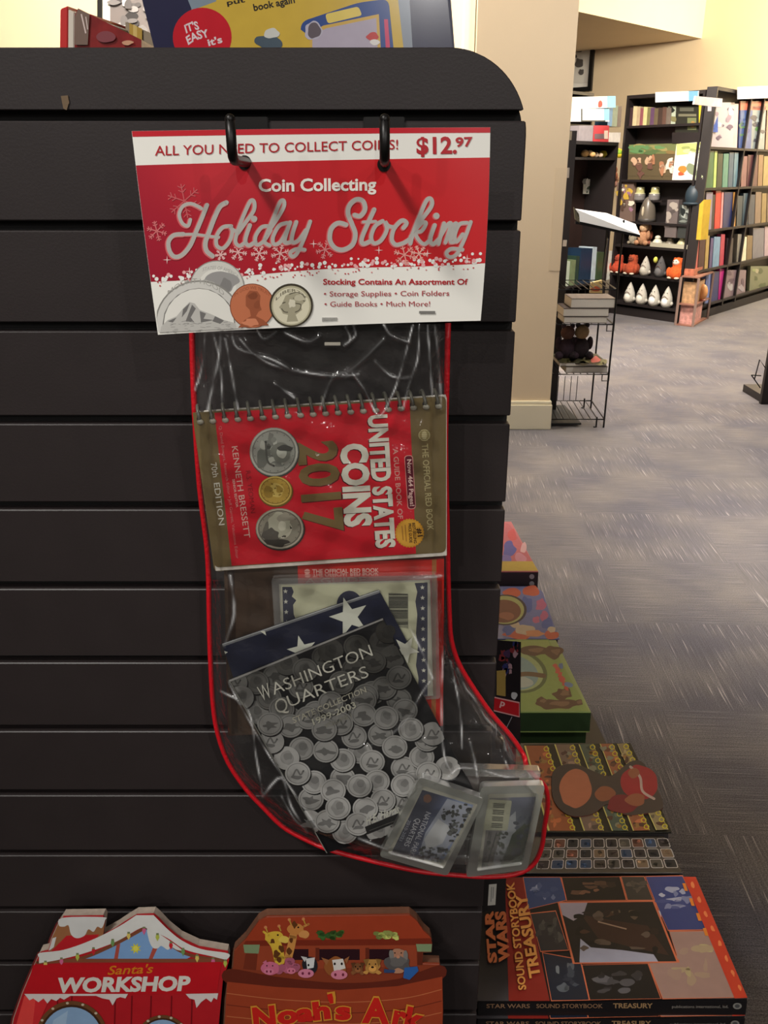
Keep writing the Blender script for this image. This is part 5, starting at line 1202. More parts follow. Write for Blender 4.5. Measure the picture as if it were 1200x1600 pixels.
# picture boards
def boards(a):
    R2 = random.Random(31)
    a.poly([(983,226),(1058,224),(1055,275),(981,275)], (96,84,62)); a.poly([(983,226),(1058,224),(1057,240),(983,241)], (110,118,76))
    for i in range(14): a.blob(R2.uniform(990,1052), R2.uniform(228,240), 8, 3, R2.choice([(150,140,90),(90,110,70),(130,110,70),(100,140,90)]), 8, .4, up=(i % 4 == 0))
    for cx in (995, 1015, 1038, 1050):
        for i in range(5): a.blob(cx+R2.uniform(-5,6), R2.uniform(246,272), R2.uniform(3,5), R2.uniform(4,8), R2.choice([(206,170,140),(170,120,90),(110,80,70),(230,214,196),(150,100,90)]), 8, .35, up=(i % 4 == 0))
item('picture_calendar', 'green and brown wide picture board with small figures on the far bookcase', 'picture', PA, [(983,226),(1058,224),(1055,278),(981,276)], .03, (96,84,62), None, boards, off=.03, snap=AZ[1])
def pillow(a):
    R2 = random.Random(33); a.poly([(1057,225),(1104,222),(1101,244),(1057,245)], (196,200,120))
    for i in range(8): a.blob(R2.uniform(1062,1098), R2.uniform(226,240), 7, 3, R2.choice([(214,214,150),(150,160,100),(226,226,190)]), 8, .4, up=(i % 4 == 0))
    a.poly([(1055,243),(1101,238),(1098,280),(1050,282)], (232,230,220)); a.blob(1066, 265, 6, 6, (214,130,60), 8, .3); a.blob(1082, 266, 9, 10, (130,140,110), 9, .4); a.blob(1092, 276, 5, 6, (180,190,150), 8, .4); a.blob(1064, 272, 5, 3, (190,90,60), 8, .3)
item('picture_bag', 'white and yellow picture bag right of the wide picture board', 'bag', PA, [(1057,225),(1104,221),(1100,283),(1050,281)], .04, (226,224,206), None, pillow, off=.01, snap=AZ[1])
# packaged toys on the middle shelf
def pk(cols, q, n, seed):
    def f(a):
        R2 = random.Random(seed); s = bil(q)
        for i in range(n): a.blob(*s(R2.uniform(.12,.88), R2.uniform(.12,.88)), R2.uniform(2,5), R2.uniform(2,6), R2.choice(cols), 8, .4, up=(i % 4 == 0))
    return f
q = [(964,285),(990,285),(989,334),(963,332)]
item('toy_package', 'clear packaged white and yellow toy set on the middle shelf', 'toy', PA, q, .05, (120,100,90), None, pk([(226,220,200),(206,170,70),(150,130,120),(90,70,60),(160,120,140)], q, 20, 41), off=.03, snap=AZ[2])
def stack_of(pl, x, y, rx, label, c, cat='toy', h=.06, z=None, name='toy_tin', off=.12):
    p = pl.back(off)(x, y); r = abs(pl.back(off)(x+rx, y).x-p.x)*1.0
    if z is not None: p = Vector((p.x, p.y, z))
    t = thing(name, label, cat, p)
    MB().lathe(p, [(r*.92, 0), (r, h*.15), (r, h*.8), (r*.9, h)], 18).build('tin_body', mat('m_%d_%d_%d' % c, c, .3), t, smooth=False)
    MB().lathe(p+Vector((0,0,h)), [(r*.95, 0), (r*.95, h*.12), (r*.6, h*.22)], 18).build('tin_lid', mat('m_lid_cream', (214,210,170), .35), t)
    return t
z0_ = AZ[2]+.001
def helmet(x, y, rx, h, label, c, z):
    p = PA.back(.085)(x, y); r = min(.085, abs(PA.back(.085)(x+rx, y).x-p.x)); p = Vector((p.x, p.y, z))
    t = thing('dome_toy', label, 'toy', p)
    MB().lathe(p, [(r*math.cos(a*math.pi/20)+.002, h*math.sin(a*math.pi/20)) for a in range(0, 10)], 20).build('dome', mat('m_%d_%d_%d' % c, c, .3), t, smooth=True)
    MB().lathe(p+Vector((0,0,.0)), [(r*1.03, 0), (r*1.03, h*.12), (r*.98, h*.14)], 20).build('brim', mat('m_brim_grey', (84,80,76), .4), t, smooth=True)
    f = p+AN*(r*.97)+Vector((0,0,h*.42)); MB().ball(f, (r*.16, r*.16, h*.2)).build('badge', mat('m_badge_cream', (200,186,160), .4), t, smooth=True)
helmet(1011, 340, 18, .24, 'large grey domed toy on the middle shelf of the far bookcase', (104,96,86), z0_)
hz = z0_+.242
zr = PA(1011, 312).z
rs = thing('clear_riser', 'shelf strip above the domed toy carrying small round tins', 'shelf', PA.back(.1)(1010, 300)); MB().prism([PA.back(.06)(992,313), PA.back(.06)(1034,313), PA.back(.06)(1034,316), PA.back(.06)(992,316)], -AN*.07).build('riser_strip', SHM, rs)
for x, y, lb in ((1001,296,'pale round gift tin at left on the upper tin row'),(1024,296,'pale round gift tin at right on the upper tin row')): stack_of(PA, x, y, 9, lb, (190,186,130), h=.06, z=PA.back(.08)(x, 304).z, off=.10)
for x, y, lb in ((999,310,'grey gift tin at left on the lower tin row'),(1022,309,'grey gift tin with white label on the lower tin row')): stack_of(PA, x, y, 12, lb, (128,124,122), h=.06, z=PA.back(.08)(x, 313).z, off=.10)
q = [(1043,312),(1061,312),(1057,360),(1039,360)]
item('toy_package', 'grey tall clear blister pack right of the domed toy', 'toy', PA, q, .06, (110,100,98), None, pk([(140,130,128),(90,82,80),(170,160,150)], q, 8, 43), off=.02, snap=AZ[3]+.10)
q = [(1062,320),(1090,318),(1088,358),(1060,358)]
item('toy_package', 'dark shiny packaged toy beside the yellow spine', 'toy', PA, q, .06, (62,64,62), None, pk([(40,44,44),(90,96,92),(170,176,170),(120,126,120)], q, 14, 44), off=.02, snap=AZ[3]+.10)
# dark hanging globe lamp shape -> round blue-black ornament
p = PA.back(.05)(1085, 306); t = thing('hanging_hat', 'dark blue rounded hat resting above the shiny packaged toy', 'hat', Vector((p.x, p.y, PA.back(.05)(1085,322).z)))
MB().ball(Vector((p.x, p.y, PA.back(.05)(1085,306).z)), (.085,.085,.11), k=16, n=10).build('hat_crown', mat('m_navy_hat', (44,58,68), .5), t, smooth=True); MB().ball(Vector((p.x, p.y, PA.back(.05)(1085,318).z)), (.1,.1,.02), k=16, n=6).build('hat_brim', mat('m_navy_hat', (44,58,68), .5), t, smooth=True)
item('book', 'yellow tapered book spine at the corner of the two bookcases', 'book', PA, [(1093,319),(1100,312),(1097,356),(1090,356)], .12, (206,170,60), None, off=-.03, snap=AZ[3]+.10)
# tray shelf with soft toys and tray
tr = thing('display_tray', 'pale tray of small packaged goods above the plush toys', 'tray', PA(1050, 388))
zt_ = AZ[3]+.003
def onA(x, off, z):
    q_ = PA.back(off)(x, 380); return Vector((q_.x, q_.y, z))
T4 = [onA(1016,.005,zt_), onA(1078,.005,zt_), onA(1078,.17,zt_), onA(1016,.17,zt_)]
MB().prism(T4, (0,0,.012)).build('tray_base', mat('m_tray', (176,170,150), .4), tr)
for i in range(4):
    a_, b_ = T4[i], T4[(i+1) % 4]; c_ = sum(T4, Vector())/4; ia = a_+(c_-a_)*.04; ib = b_+(c_-b_)*.04
    MB().prism([a_+Vector((0,0,.012)), b_+Vector((0,0,.012)), ib+Vector((0,0,.012)), ia+Vector((0,0,.012))], (0,0,.028)).build('tray_wall', mat('m_tray', (176,170,150), .4), tr)
for x, y, w, h, c, lb in ((1027,372,7,.07,(214,210,190),'white heart-topped trinket on the tray'),(1047,374,8,.06,(120,112,100),'grey-brown trinket in the middle of the tray'),(1066,372,9,.08,(196,190,150),'pale yellow trinket at right of the tray')):
    p = onA(x, .085, zt_+.0125); t = thing('trinket', lb, 'toy', p); MB().lathe(p, [(.05,0),(.056,h*.3),(.035,h*.7),(.012,h)], 12).build('trinket_body', mat('m_%d_%d_%d' % c, c, .4), t, smooth=True); MB().ball(p+Vector((0,0,h)), (.03,.03,.022)).build('trinket_top', mat('m_%d_%d_%d' % c, c, .4), t, smooth=True)
def plushdoll(x, off, z, s, c1, c2, lb, pl=PA, yref=380):
    q_ = pl.back(off)(x, yref); p = Vector((q_.x, q_.y, z)); t = thing('soft_toy', lb, 'toy', p)
    m1 = mat('plush_%d_%d_%d' % c1, c1, .95, noise=.2, nscale=60, bump=.6, bscale=120); m2 = mat('plush_%d_%d_%d' % c2, c2, .95, noise=.15, nscale=60, bump=.6, bscale=120)
    MB().ball(p+Vector((0,0,.075*s)), (.06*s,.05*s,.075*s)).build('torso', m1, t, smooth=True); MB().ball(p+Vector((0,0,.185*s)), (.05*s,.045*s,.05*s)).build('head', m2, t, smooth=True)
    n = pl.n
    for k in (-1, 1):
        d = Vector((n.y, -n.x, 0))*k
        MB().ball(p+d*.055*s+n*.03*s+Vector((0,0,.03*s)), (.03*s,.04*s,.028*s)).build('leg', m1, t, smooth=True); MB().ball(p+d*.06*s+Vector((0,0,.11*s)), (.022*s,.022*s,.045*s)).build('arm', m1, t, smooth=True)
        MB().ball(p+d*.03*s+Vector((0,0,.23*s)), .018*s).build('ear', m1, t, smooth=True)
plushdoll(1004, .06, AZ[3]+.001, .95, (176,130,96), (214,178,140), 'tan jointed soft toy left of the tray')
plushdoll(988, .1, AZ[3]+.001, .6, (150,140,120), (180,170,150), 'small grey soft toy at left end of the tray shelf')
plushdoll(1009, .12, AZ[3]+.001, .9, (140,80,60), (196,150,120), 'brown soft toy behind the tray')
# plush animals ------------------------------------------------
def seal(x, yb, zs_, h, c, belly, lb, off=.05, group=None):
    q_ = PA.back(off)(x, yb); p = Vector((q_.x, q_.y, zs_+.001)); t = thing('pointed_plush', lb, 'toy', p, group)
    mc = mat('plush_%d_%d_%d' % c, c, .95, noise=.1, nscale=60, bump=.5, bscale=140); mb = mat('plush_%d_%d_%d' % belly, belly, .95, bump=.5, bscale=140)
    w = h*.27
    MB().lathe(p, [(w*.7,0),(w,h*.12),(w*1.05,h*.28),(w*.92,h*.48),(w*.66,h*.68),(w*.36,h*.86),(w*.1,h*.98),(.003,h)], 18).build('torso', mc, t, smooth=True)
    MB().ball(p+AN*w*.38+Vector((0,0,h*.27)), (w*.78,w*.78,h*.25), k=16, n=10).build('belly', mb, t, smooth=True)
    sd = Vector((AN.y, -AN.x, 0)); mp = [p+AN*w*(1.0-.22*abs(k)*.5)+sd*k*w*.32+Vector((0,0,h*(.56-.05*abs(k)**1.4))) for k in (-2,-1,0,1,2)]
    MB().tube(mp, h*.012, 6).build('mouth', mat('m_mouth_brown', (120,90,80), .7), t)
    for k in (-1, 1):
        MB().ball(p+AN*w*.62+sd*k*w*.3+Vector((0,0,h*.7)), h*.02).build('eye', mat('m_eye_black', (14,12,12), .2), t, smooth=True)
        MB().ball(p+sd*k*w*1.0+Vector((0,0,h*.2)), (w*.3,w*.3,h*.1)).build('flipper', mc, t, smooth=True)
zl = AZ[5]; hS = PA(1000, 448).z-PA(1000, 479).z+.01
for i, (x, lb, w_) in enumerate(((982,'grey and white pointed plush toy, leftmost on the bottom shelf',(236,232,218)),(1001,'grey and white pointed plush toy, second from left on the bottom shelf',(236,232,218)),(1021,'white-bellied pointed plush toy, third from left on the bottom shelf',(252,250,246)),(1041,'white-bellied pointed plush toy, rightmost on the bottom shelf',(252,250,246)))):
    seal(x, 479, zl, hS, (200,196,184), w_, lb, group='pointed plush toys on the bottom shelf')
zm = AZ[4]; hm = PA(1010, 397).z-PA(1010, 428).z
seal(1007, 430, zm, hm, (186,180,168), (200,194,180), 'single grey pointed plush toy between the orange plush toys')
seal(1031, 430, zm, hm*1.06, (84,82,82), (110,108,108), 'dark grey pointed plush toy with a yellow tuft')
p = PA.back(-.0)(1025, 400); MB().ball(Vector((p.x, p.y, zm+hm*.88)), (.022,.022,.03)).build('yellow_tuft', mat('m_tuft_yellow', (206,206,90), .9), bpy.data.objects['pointed_plush.005'] if 'pointed_plush.005' in bpy.data.objects else None, smooth=True)
def furry(x, yb, lb, c, face, s=1.0, off=.06):
    q_ = PA.back(off)(x, yb); p = Vector((q_.x, q_.y, zm+.001)); t = thing('furry_plush', lb, 'toy', p, 'orange furry plush toys')
    mc = mat('plush_%d_%d_%d' % c, c, .95, noise=.25, nscale=50, bump=.8, bscale=100); mf = mat('plush_%d_%d_%d' % face, face, .95, noise=.15, nscale=60); ft = mat('plush_feet', (206,196,176), .9)
    h = hm*1.0*s; sd = Vector((AN.y, -AN.x, 0))
    MB().lathe(p, [(h*.3,0),(h*.42,h*.12),(h*.43,h*.3),(h*.34,h*.5),(h*.24,h*.58),(h*.27,h*.72),(h*.25,h*.88),(h*.12,h*.99),(.004,h*1.02)], 18).build('torso', mc, t, smooth=True)
    MB().ball(p+AN*h*.12+Vector((0,0,h*.78)), (h*.2,h*.2,h*.16), k=14).build('face', mf, t, smooth=True)
    for k in (-1, 1):
        MB().ball(p+AN*h*.3+sd*k*h*.2+Vector((0,0,h*.05)), (h*.13,h*.15,h*.06)).build('foot', ft, t, smooth=True); MB().ball(p+AN*h*.2+sd*k*h*.34+Vector((0,0,h*.3)), (h*.13,h*.13,h*.24)).build('arm', mc, t, smooth=True)
        MB().ball(p+AN*h*.3+sd*k*h*.07+Vector((0,0,h*.84)), h*.025).build('eye', mat('m_eye_black', (14,12,12), .2), t, smooth=True); MB().ball(p+sd*k*h*.2+Vector((0,0,h*.93)), h*.07).build('ear', mc, t, smooth=True)
furry(965, 428, 'rust furry plush toy nearest the low bookcase', (176,66,40), (150,60,40), .95); furry(987, 429, 'brown-orange furry plush toy second from left', (166,70,40), (130,60,40), 1.0); furry(1057, 434, 'bright orange furry plush toy with white face at right', (214,92,36), (232,214,196), 1.05)
# items on the low bookcase C --------------------------------
def plushpile(x, z, cols, lb, pl, off=.1, s=.05, n=5, yref=240):
    q_ = pl.back(off)(x, yref); p = Vector((q_.x, q_.y, z+.001)); t = thing('soft_toy', lb, 'toy', p); R2 = random.Random(int(x))
    for i in range(n):
        c = cols[i % len(cols)]; r = s*R2.uniform(.6, 1); a_ = R2.uniform(0, 6.28)
        MB().ball(p+Vector((math.cos(a_)*s*.8, math.sin(a_)*s*.8, r*.8+s*.3*(i % 2))), (r, r, r*.8)).build(['torso','head','arm','leg','ear'][i % 5], mat('plush_%d_%d_%d' % c, c, .95, bump=.5, bscale=120), t, smooth=True)
plushpile(920, CZs[0], [(214,170,110),(236,214,180)], 'small cream and tan soft toy left on the upper shelf', PC); plushpile(934, CZs[0], [(226,200,170),(206,150,110)], 'small pale soft toy in the middle of the upper shelf', PC, s=.035)
q_ = PC.back(.1)(957, 240); p = Vector((q_.x, q_.y, CZs[0]+.001)); t = thing('toy_bag', 'yellow and green soft bag right on the upper shelf', 'bag', p)
MB().lathe(p, [(.1,0),(.12,.03),(.11,.06),(.06,.09),(.01,.1)], 16, sx=1.2, sy=.6).build('bag_body', mat('m_bag_yellow', (220,200,50), .5), t, smooth=True); MB().ball(p+CN*.06+Vector((0,0,.05)), (.045,.03,.03)).build('bag_patch', mat('m_bag_green', (150,190,60), .5), t, smooth=True)
pm = PC.back(.30)
for x, y0, y1, w, c, lb in ((932,270,290,14,(70,86,104),'small blue hanging pack on the brown slatted back'),(918,280,303,9,(226,228,214),'small white hanging pack low on the brown slatted back'),(955,246,266,7,(170,180,180),'narrow silver hanging pack on the brown slatted back')):
    t = item('hanging_pack', lb, 'toy', pm, rq_(x-w/2, y0, x+w/2, y1, 1), .015, c, None, pk([tint(c,.7), tint(c,1.15), (60,90,70)], [(x-w/2,y0),(x+w/2,y0),(x+w/2,y1),(x-w/2,y1)], 5, int(x)), off=-.022)
q_ = PC.back(.24)(957, 288); p = Vector((q_.x, q_.y, pm(957, 289).z)); t = thing('soft_toy', 'tan and brown plush dangling on the brown slatted back', 'toy', p)
for i, (dx, dz, r, c, nm) in enumerate(((0,.09,.05,(176,110,84),'torso'),(-.05,.06,.035,(206,150,120),'arm'),(.06,.06,.035,(226,180,150),'arm'),(0,.15,.04,(160,100,76),'head'),(-.03,.0,.035,(150,90,70),'leg'),(.04,.01,.035,(206,150,130),'leg'))): MB().ball(p+dR*dx+Vector((0,0,dz)), r).build(nm, mat('plush_%d_%d_%d' % c, c, .95, bump=.5, bscale=120), t, smooth=True)
lowC = [(872,407,878,440,(150,160,130),'grey-green'),(880,408,884,440,(60,50,50),'dark'),(886,408,891,440,(170,180,160),'pale green'),(893,406,900,440,(110,124,90),'olive green'),(901,400,906,440,(40,60,50),'deep green'),(908,388,926,440,(30,52,76),'navy'),(927,386,933,440,(190,206,214),'silver-blue'),(934,394,948,440,(66,86,60),'moss green'),(949,392,957,440,(236,236,226),'white')]
spines(PC, CZs[1], 'the long lower shelf left of the plush toys', lowC, 'books on the low bookcase shelf', off=.02)
# display cube at the bookcase corner -------------------------
cu = thing('display_cube', 'clear-sided display cube with pink boxes on the floor at the bookcase corner', 'display', PZ(1078, 505, 0))
f0 = PZ(1055, 508, 0); f1_ = PZ(1082, 511, 0); f2_ = PZ(1105, 498, 0); f3_ = f0+(f2_-f1_); hh = .46
for pnt in (f0, f1_, f2_, f3_): MB().prism([pnt+Vector((-.01,-.01,0)), pnt+Vector((.01,-.01,0)), pnt+Vector((.01,.01,0)), pnt+Vector((-.01,.01,0))], (0,0,hh)).build('post', mat('m_cube_post', (150,124,112), .5), cu)
for z in (0.0, .20, hh): MB().prism([v+Vector((0,0,z)) for v in (f0,f1_,f2_,f3_)], (0,0,.012)).build('level', mat('m_cube_level', (140,96,80), .5), cu)
def cubebox(u0, u1, v0, v1, z, h, c, lb, extra=None):
    def P_(u, v): return f0+(f1_-f0)*u+(f3_-f0)*v+Vector((0,0,z))
    return MB().prism([P_(u0,v0),P_(u1,v0),P_(u1,v1),P_(u0,v1)], (0,0,h)).build('toy_box', mat('m_%d_%d_%d' % c, c, .5, noise=.3, nscale=30), None, label=lb, cat='box')
cubebox(.1,.85,.1,.7,.0125,.18,(206,150,140),'pink box in the lower half of the display cube'); cubebox(.1,.8,.1,.7,.2125,.2,(190,150,110),'tan and pink box in the upper half of the display cube'); cubebox(.05,.6,.1,.7,hh+.013,.06,(186,110,84),'orange-brown box lying on top of the display cube')
q_ = f1_+(f2_-f1_)*.55+(f0-f1_)*.12; t = thing('egg_toy', 'orange egg-shaped toy at the right side of the display cube', 'toy', q_+Vector((0,0,.2125))); MB().ball(q_+Vector((0,0,.2935)), (.05,.05,.08)).build('egg', mat('m_egg_orange', (226,160,100), .4), t, smooth=True); MB().lathe(q_+Vector((0,0,.2125)), [(.03,0),(.035,.01),(.02,.025)], 12).build('egg_foot', mat('m_egg_foot', (200,120,100), .5), t)
# books on bookcase B ------------------------------------------
def face(x0, y0, x1, y1, c, lb, z, cols, n=10, dx=2, sl=0):
    q = rq_(x0, y0, x1, y1, dx, sl); item('book', lb, 'book', PB, q, .035, c, None, pk(cols, q, n, int(x0*7+y0)), off=.04, snap=z)
face(1112,160,1148,227,(190,180,186),'large white and violet face-out book right of the blue spine', BZ[0], [(96,80,110),(60,50,70),(226,214,214),(150,130,150)], 10)
face(1157,172,1176,227,(70,90,140),'blue and green face-out book under the white corner sign', BZ[0], [(60,70,130),(90,110,150),(80,120,90)], 8)
face(1176,166,1197,227,(130,140,140),'grey face-out book with a dark bird shape and green foot', BZ[0], [(70,70,80),(150,160,160),(80,120,70)], 8)
face(1199,172,1240,227,(150,120,100),'tan face-out book at the right edge on the top row', BZ[0], [(120,90,70),(176,150,120)], 6)
item('book', 'pink-white book spine between two face-out books', 'book', PB, rq_(1148,162,1154,227,2), .18, (214,180,176), off=.04, snap=BZ[0])
item('poster_frame', 'orange-red edged display header behind the top row', 'sign', PB, rq_(1157,158,1230,172,0), .01, (206,110,84), off=.20)
def rowB(z, y1, lst, where, grp):
    for i, (x0, y0, x1, c, w) in enumerate(lst): item('book', '%s book, %s from left on %s' % (w, ORD[i], where), 'book', PB, rq_(x0, y0, x1, y1, 2), .19, c, grp, off=.03, snap=z)
rowB(BZ[1], 289, [(1104,236,1116,(60,110,70),'green'),(1117,236,1121,(190,214,120),'lime'),(1122,240,1130,(30,50,36),'dark green'),(1131,240,1139,(80,140,120),'teal'),(1140,238,1147,(60,90,110),'slate blue'),(1148,238,1154,(110,140,150),'pale blue'),(1160,244,1168,(130,90,90),'rose brown'),(1169,242,1185,(90,56,58),'maroon'),(1186,242,1193,(130,100,70),'tan'),(1194,244,1206,(150,130,84),'ochre'),(1207,244,1230,(110,90,70),'brown')], 'the second shelf of the right bookcase', 'books on the second shelf of the right bookcase')
rowB(BZ[2], 351, [(1104,300,1114,(150,140,160),'lilac'),(1114,304,1118,(36,30,36),'black'),(1119,298,1127,(214,56,48),'bright red'),(1128,300,1131,(226,150,150),'pink'),(1132,300,1145,(40,50,96),'navy'),(1146,300,1151,(206,150,80),'orange-tan'),(1153,306,1161,(50,66,74),'dark teal'),(1162,302,1170,(80,96,104),'steel blue'),(1171,304,1180,(46,60,76),'ink blue'),(1181,300,1190,(120,100,84),'taupe'),(1191,302,1198,(130,110,70),'khaki'),(1199,302,1230,(100,84,70),'brown')], 'the third shelf of the right bookcase', 'books on the third shelf of the right bookcase')
rowB(BZ[3], 409, [(1087,366,1093,(214,110,104),'coral'),(1094,370,1103,(70,30,36),'wine red'),(1104,368,1109,(190,160,90),'gold-spined'),(1111,372,1115,(90,80,130),'violet'),(1116,370,1126,(120,160,190),'sky blue'),(1127,366,1133,(190,60,84),'crimson'),(1136,372,1146,(60,54,58),'charcoal'),(1153,366,1159,(150,144,130),'grey'),(1160,370,1167,(226,220,190),'cream'),(1168,368,1176,(120,100,70),'brown-green'),(1177,356,1194,(110,110,120),'grey-violet'),(1195,354,1230,(170,150,160),'mauve')], 'the fourth shelf of the right bookcase', 'books on the fourth shelf of the right bookcase')
rowB(BZ[4], 464, [(1104,422,1111,(110,130,190),'periwinkle'),(1112,424,1124,(60,64,110),'dark blue'),(1125,420,1132,(206,60,140),'hot pink')], 'the bottom shelf of the right bookcase', 'spines on the bottom shelf of the right bookcase')
face(1134,422,1166,458,(140,120,126),'wide mauve grey face-out pack on the bottom shelf', BZ[4], [(170,160,166),(110,90,100),(190,186,186)], 8)
face(1173,416,1230,452,(120,124,96),'pale green face-out book on the bottom shelf at the right edge', BZ[4], [(150,160,110),(90,100,70),(176,170,140)], 8)

# ============================================================ WIRE BOOK RACK BESIDE THE COLUMN
rk = thing('wire_book_rack', 'black wire rack with stacked books and a white tilted header beside the column', 'rack', PZ(905, 660, 0))
fr = PZ(943, 668, 0); br = PZ(923, 638, 0); fl_ = Vector((fr.x-.36, fr.y, 0)); bl_ = Vector((br.x-.36, br.y, 0))
RH = 1.17
def leg(p, name='leg'): MB().tube([p+Vector((0,0,.0)), p+Vector((0,0,RH))], .0055, 8).build(name, WIRE, rk)
for p in (fr, br, fl_, bl_): leg(p)
for p, d in ((fr, -1), (br, -1)): MB().tube([p+Vector((-.045,0,.065)), p+Vector((-.045,0,.004)), p+Vector((-.06,0,.004))], .005, 6).build('foot_stub', WIRE, rk)
zsh = [YP(fr.y)(940, y).z for y in (507, 585)]
for z in (.05, zsh[1], zsh[0], .80):
    n = MB(); n.tube([fl_+Vector((0,0,z)), fr+Vector((0,0,z)), br+Vector((0,0,z)), bl_+Vector((0,0,z))], .0045, 6, closed=True)
    o = n.build('shelf_rim', WIRE, rk)
    for i in range(1, 9): MB().tube([fl_+(fr-fl_)*(i/9)+Vector((0,0,z)), bl_+(br-bl_)*(i/9)+Vector((0,0,z))], .0028, 5).build('shelf_wire', WIRE, rk)
    if z > .1 and z < .7: MB().tube([fr+Vector((-.04,-.01,z)), fr+Vector((-.04,-.012,z-.035)), fr+Vector((.0,-.012,z-.035)), fr+Vector((.0,-.01,z+.03))], .0035, 6).build('shelf_lip', WIRE, rk)
for z in (zsh[0], zsh[1], .05):
    for i in range(7): p = bl_+(br-bl_)*((i+.5)/9); MB().tube([p+Vector((0,0,z+.003)), p+Vector((0,0,z+.16))], .0024, 5).build('guard_wire', WIRE, rk)
# tilted white header with black edge
h0 = YP(fr.y-.05)
Hq = [h0(898,326), YP(fr.y+.02)(948,333), YP(fr.y+.02)(993,350), YP(fr.y-.05)(1000,367), h0(906,346)]
MB().prism(Hq, (0, .004, -.002)).build('header_card', mat('white_header', (250,250,248), .4), rk)
MB().prism([h0(897,324), h0(905,335), h0(906,349), h0(899,343)], (0,.02,0)).build('header_end', mat('header_end_grey', (90,84,66), .5), rk)
MB().prism([h0(899,346), h0(906,346.5), h0(1000,367), h0(1000,371), h0(906,351), h0(899,350)], (0,.01,0)).build('header_edge', WIRE, rk)
MB().tube([YP(fr.y)(950,356), YP(fr.y)(950,372), br+Vector((0,0,.80))], .004, 6).build('header_post', WIRE, rk)
MB().prism([(fl_.x-.02, fl_.y+.02, .012), (fr.x-.13, fr.y+.02, .012), (br.x-.17, br.y, .012), (bl_.x-.02, bl_.y, .012)], (0,0,.01)).build('base_plate', mat('dark_plate', (40,42,42), .5), rk)
def stackbook(name, lb, x0, x1, ytop, ybot, cov, z=None, group=None, art=None, dep=.2):
    y_ = fr.y+.01; S_ = YP(y_); a_ = S_(x0, ybot); b_ = S_(x1, ybot); h = S_(x1, ytop).z-a_.z; zz = z if z is not None else a_.z
    t = thing(name, lb, 'book', Vector(((a_.x+b_.x)/2, y_+dep/2, zz)), group)
    MB().box((a_.x, y_, zz+.003), (b_.x-.004, y_+dep-.004, zz+h-.003)).build('pages', PAGE, t); MB().box((a_.x, y_-.002, zz), (b_.x, y_+dep, zz+.0028)).build('back_cover', cov, t); MB().box((a_.x, y_-.002, zz+h-.0028), (b_.x, y_+dep, zz+h)).build('front_cover', cov, t)
    if art: a = Art(Plane((0,0,zz+h), (0,0,1)), .0004, .0008); art(a); a.build('cover_print', t, PRINT)
    return zz+h+.001
GC = mat('m_grey_cover', (110,100,92), .4); DC_ = mat('m_dark_cover', (60,50,46), .4)
z = zsh[0]+.006
z = stackbook('book', 'bottom pale book of the upper wire rack stack', 881, 948, 498, 508, GC, z); z = stackbook('book', 'second book from the bottom of the upper wire rack stack', 880, 951, 483, 496, DC_, z); z = stackbook('book', 'thick offset top book of the upper wire rack stack', 892, 961, 467, 482, GC, z)
z = zsh[1]+.006
z = stackbook('book', 'pale bottom book on the lower wire rack shelf', 884, 949, 576, 586, GC, z)
def cov(a):
    for i in range(16): a.blob(random.uniform(878,940), random.uniform(557,568), random.uniform(5,12), random.uniform(2,4), random.choice([(60,54,40),(96,92,60),(40,34,30),(120,116,80)]), 8, .4, up=(i % 4 == 0))
    a.blob(931, 562, 8, 5, (214,110,100), 8, .3); a.blob(920, 556, 8, 1.6, (220,210,110), 8, .3)
stackbook('book', 'olive illustrated top book on the lower wire rack shelf', 874, 948, 569, 575, mat('m_olive_cover', (76,74,54), .4), z, None, cov, .26)
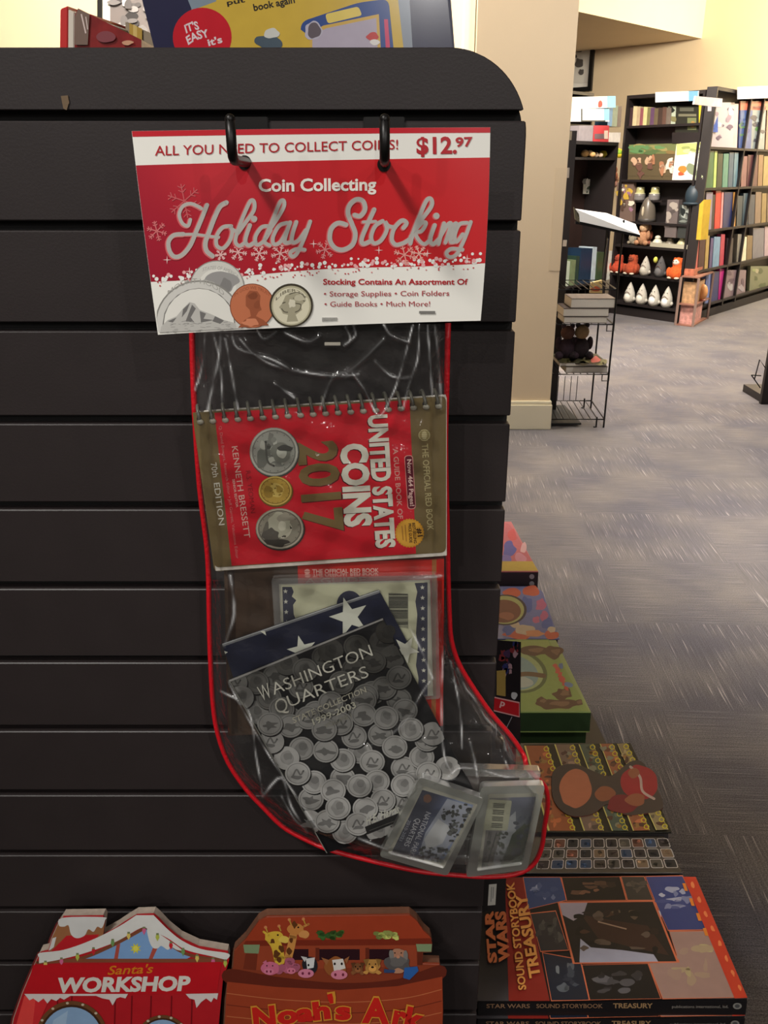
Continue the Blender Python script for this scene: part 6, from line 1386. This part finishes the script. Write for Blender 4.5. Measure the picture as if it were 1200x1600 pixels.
# small things on the rack top and between shelves
item('paper_pack', 'small yellow and red pack standing behind the upper rack stack', 'box', YP(fr.y+.33), [(924,442),(941,438),(941,458),(922,458)], .03, (226,200,140), None, lambda a: a.blob(931,452,7,4,(200,100,70),8), snap=None)
RPL = YP(fr.y+.12)
plushdoll(906, .02, zsh[1]+.062, .86, (44,34,38), (150,126,92), 'dark plush toy with cream head slumped between the two rack shelves', RPL, 560)
plushdoll(884, .02, zsh[1]+.062, .84, (56,40,50), (96,66,56), 'dark purple plush toy beside the column between the rack shelves', RPL, 560)
# tall dark fixture edge between column and rack
tf = thing('dark_gridwall_stand', 'tall dark gridwall stand edge showing right of the column', 'rack', Vector((YP(5.25)(880, 600).x, 5.35, 0)))
xg = YP(5.25)(887, 300).x; zg_ = YP(5.25)(893, 195).z
MB().box((xg-.09, 5.25, 0), (xg-.012, 5.29, zg_)).build('end_post', SHM, tf); MB().box((xg-.012, 5.252, 0), (xg+.028, 5.28, zg_-.03)).build('front_post', SHM, tf)
MB().box((xg-.09, 5.29, .02), (xg-.07, 5.9, zg_-.01)).build('grid_panel', SHM, tf)
for i, (y, c) in enumerate(((205,(150,140,120)),(262,(170,160,150)),(375,(200,190,176)))): item('hang_tag', ['pale tag high on the dark stand','pale tag at mid height on the dark stand','small bright tag low on the dark stand'][i], 'tag', YP(5.2505), rq_(888-i*4, y, 894-i*4, y+[14,16,10][i], 1), .0015, c, None, None, off=-.003)
# right-hand fixture cut by the frame
rf = thing('wire_stand', 'black stand with a triangular wire holder at the right edge', 'rack', PZ(1200, 632, 0))
yb = PZ(1195, 632, 0).y; S_ = YP(yb)
xr = S_(1189, 631).x
bevelled(MB().box((xr, yb, 0), (xr+.5, yb+.035, 1.5)).build('dark_panel', SHM, rf), .002); bevelled(MB().box((xr+.004, yb-.0, 0), (xr+.5, yb+.3, .03)).build('foot_board', SHM, rf), .002) if False else None
MB().box((xr+.02, yb+.036, .0), (xr+.5, yb+.36, .05)).build('base_board', SHM, rf)
MB().tube([S_(1196,575), S_(1187,562), S_(1179,592), S_(1174,586), S_(1189,587)], .004, 6).build('wire_holder', WIRE, rf); MB().tube([S_(1174,586), S_(1188,606)], .004, 6).build('wire_arm', WIRE, rf)
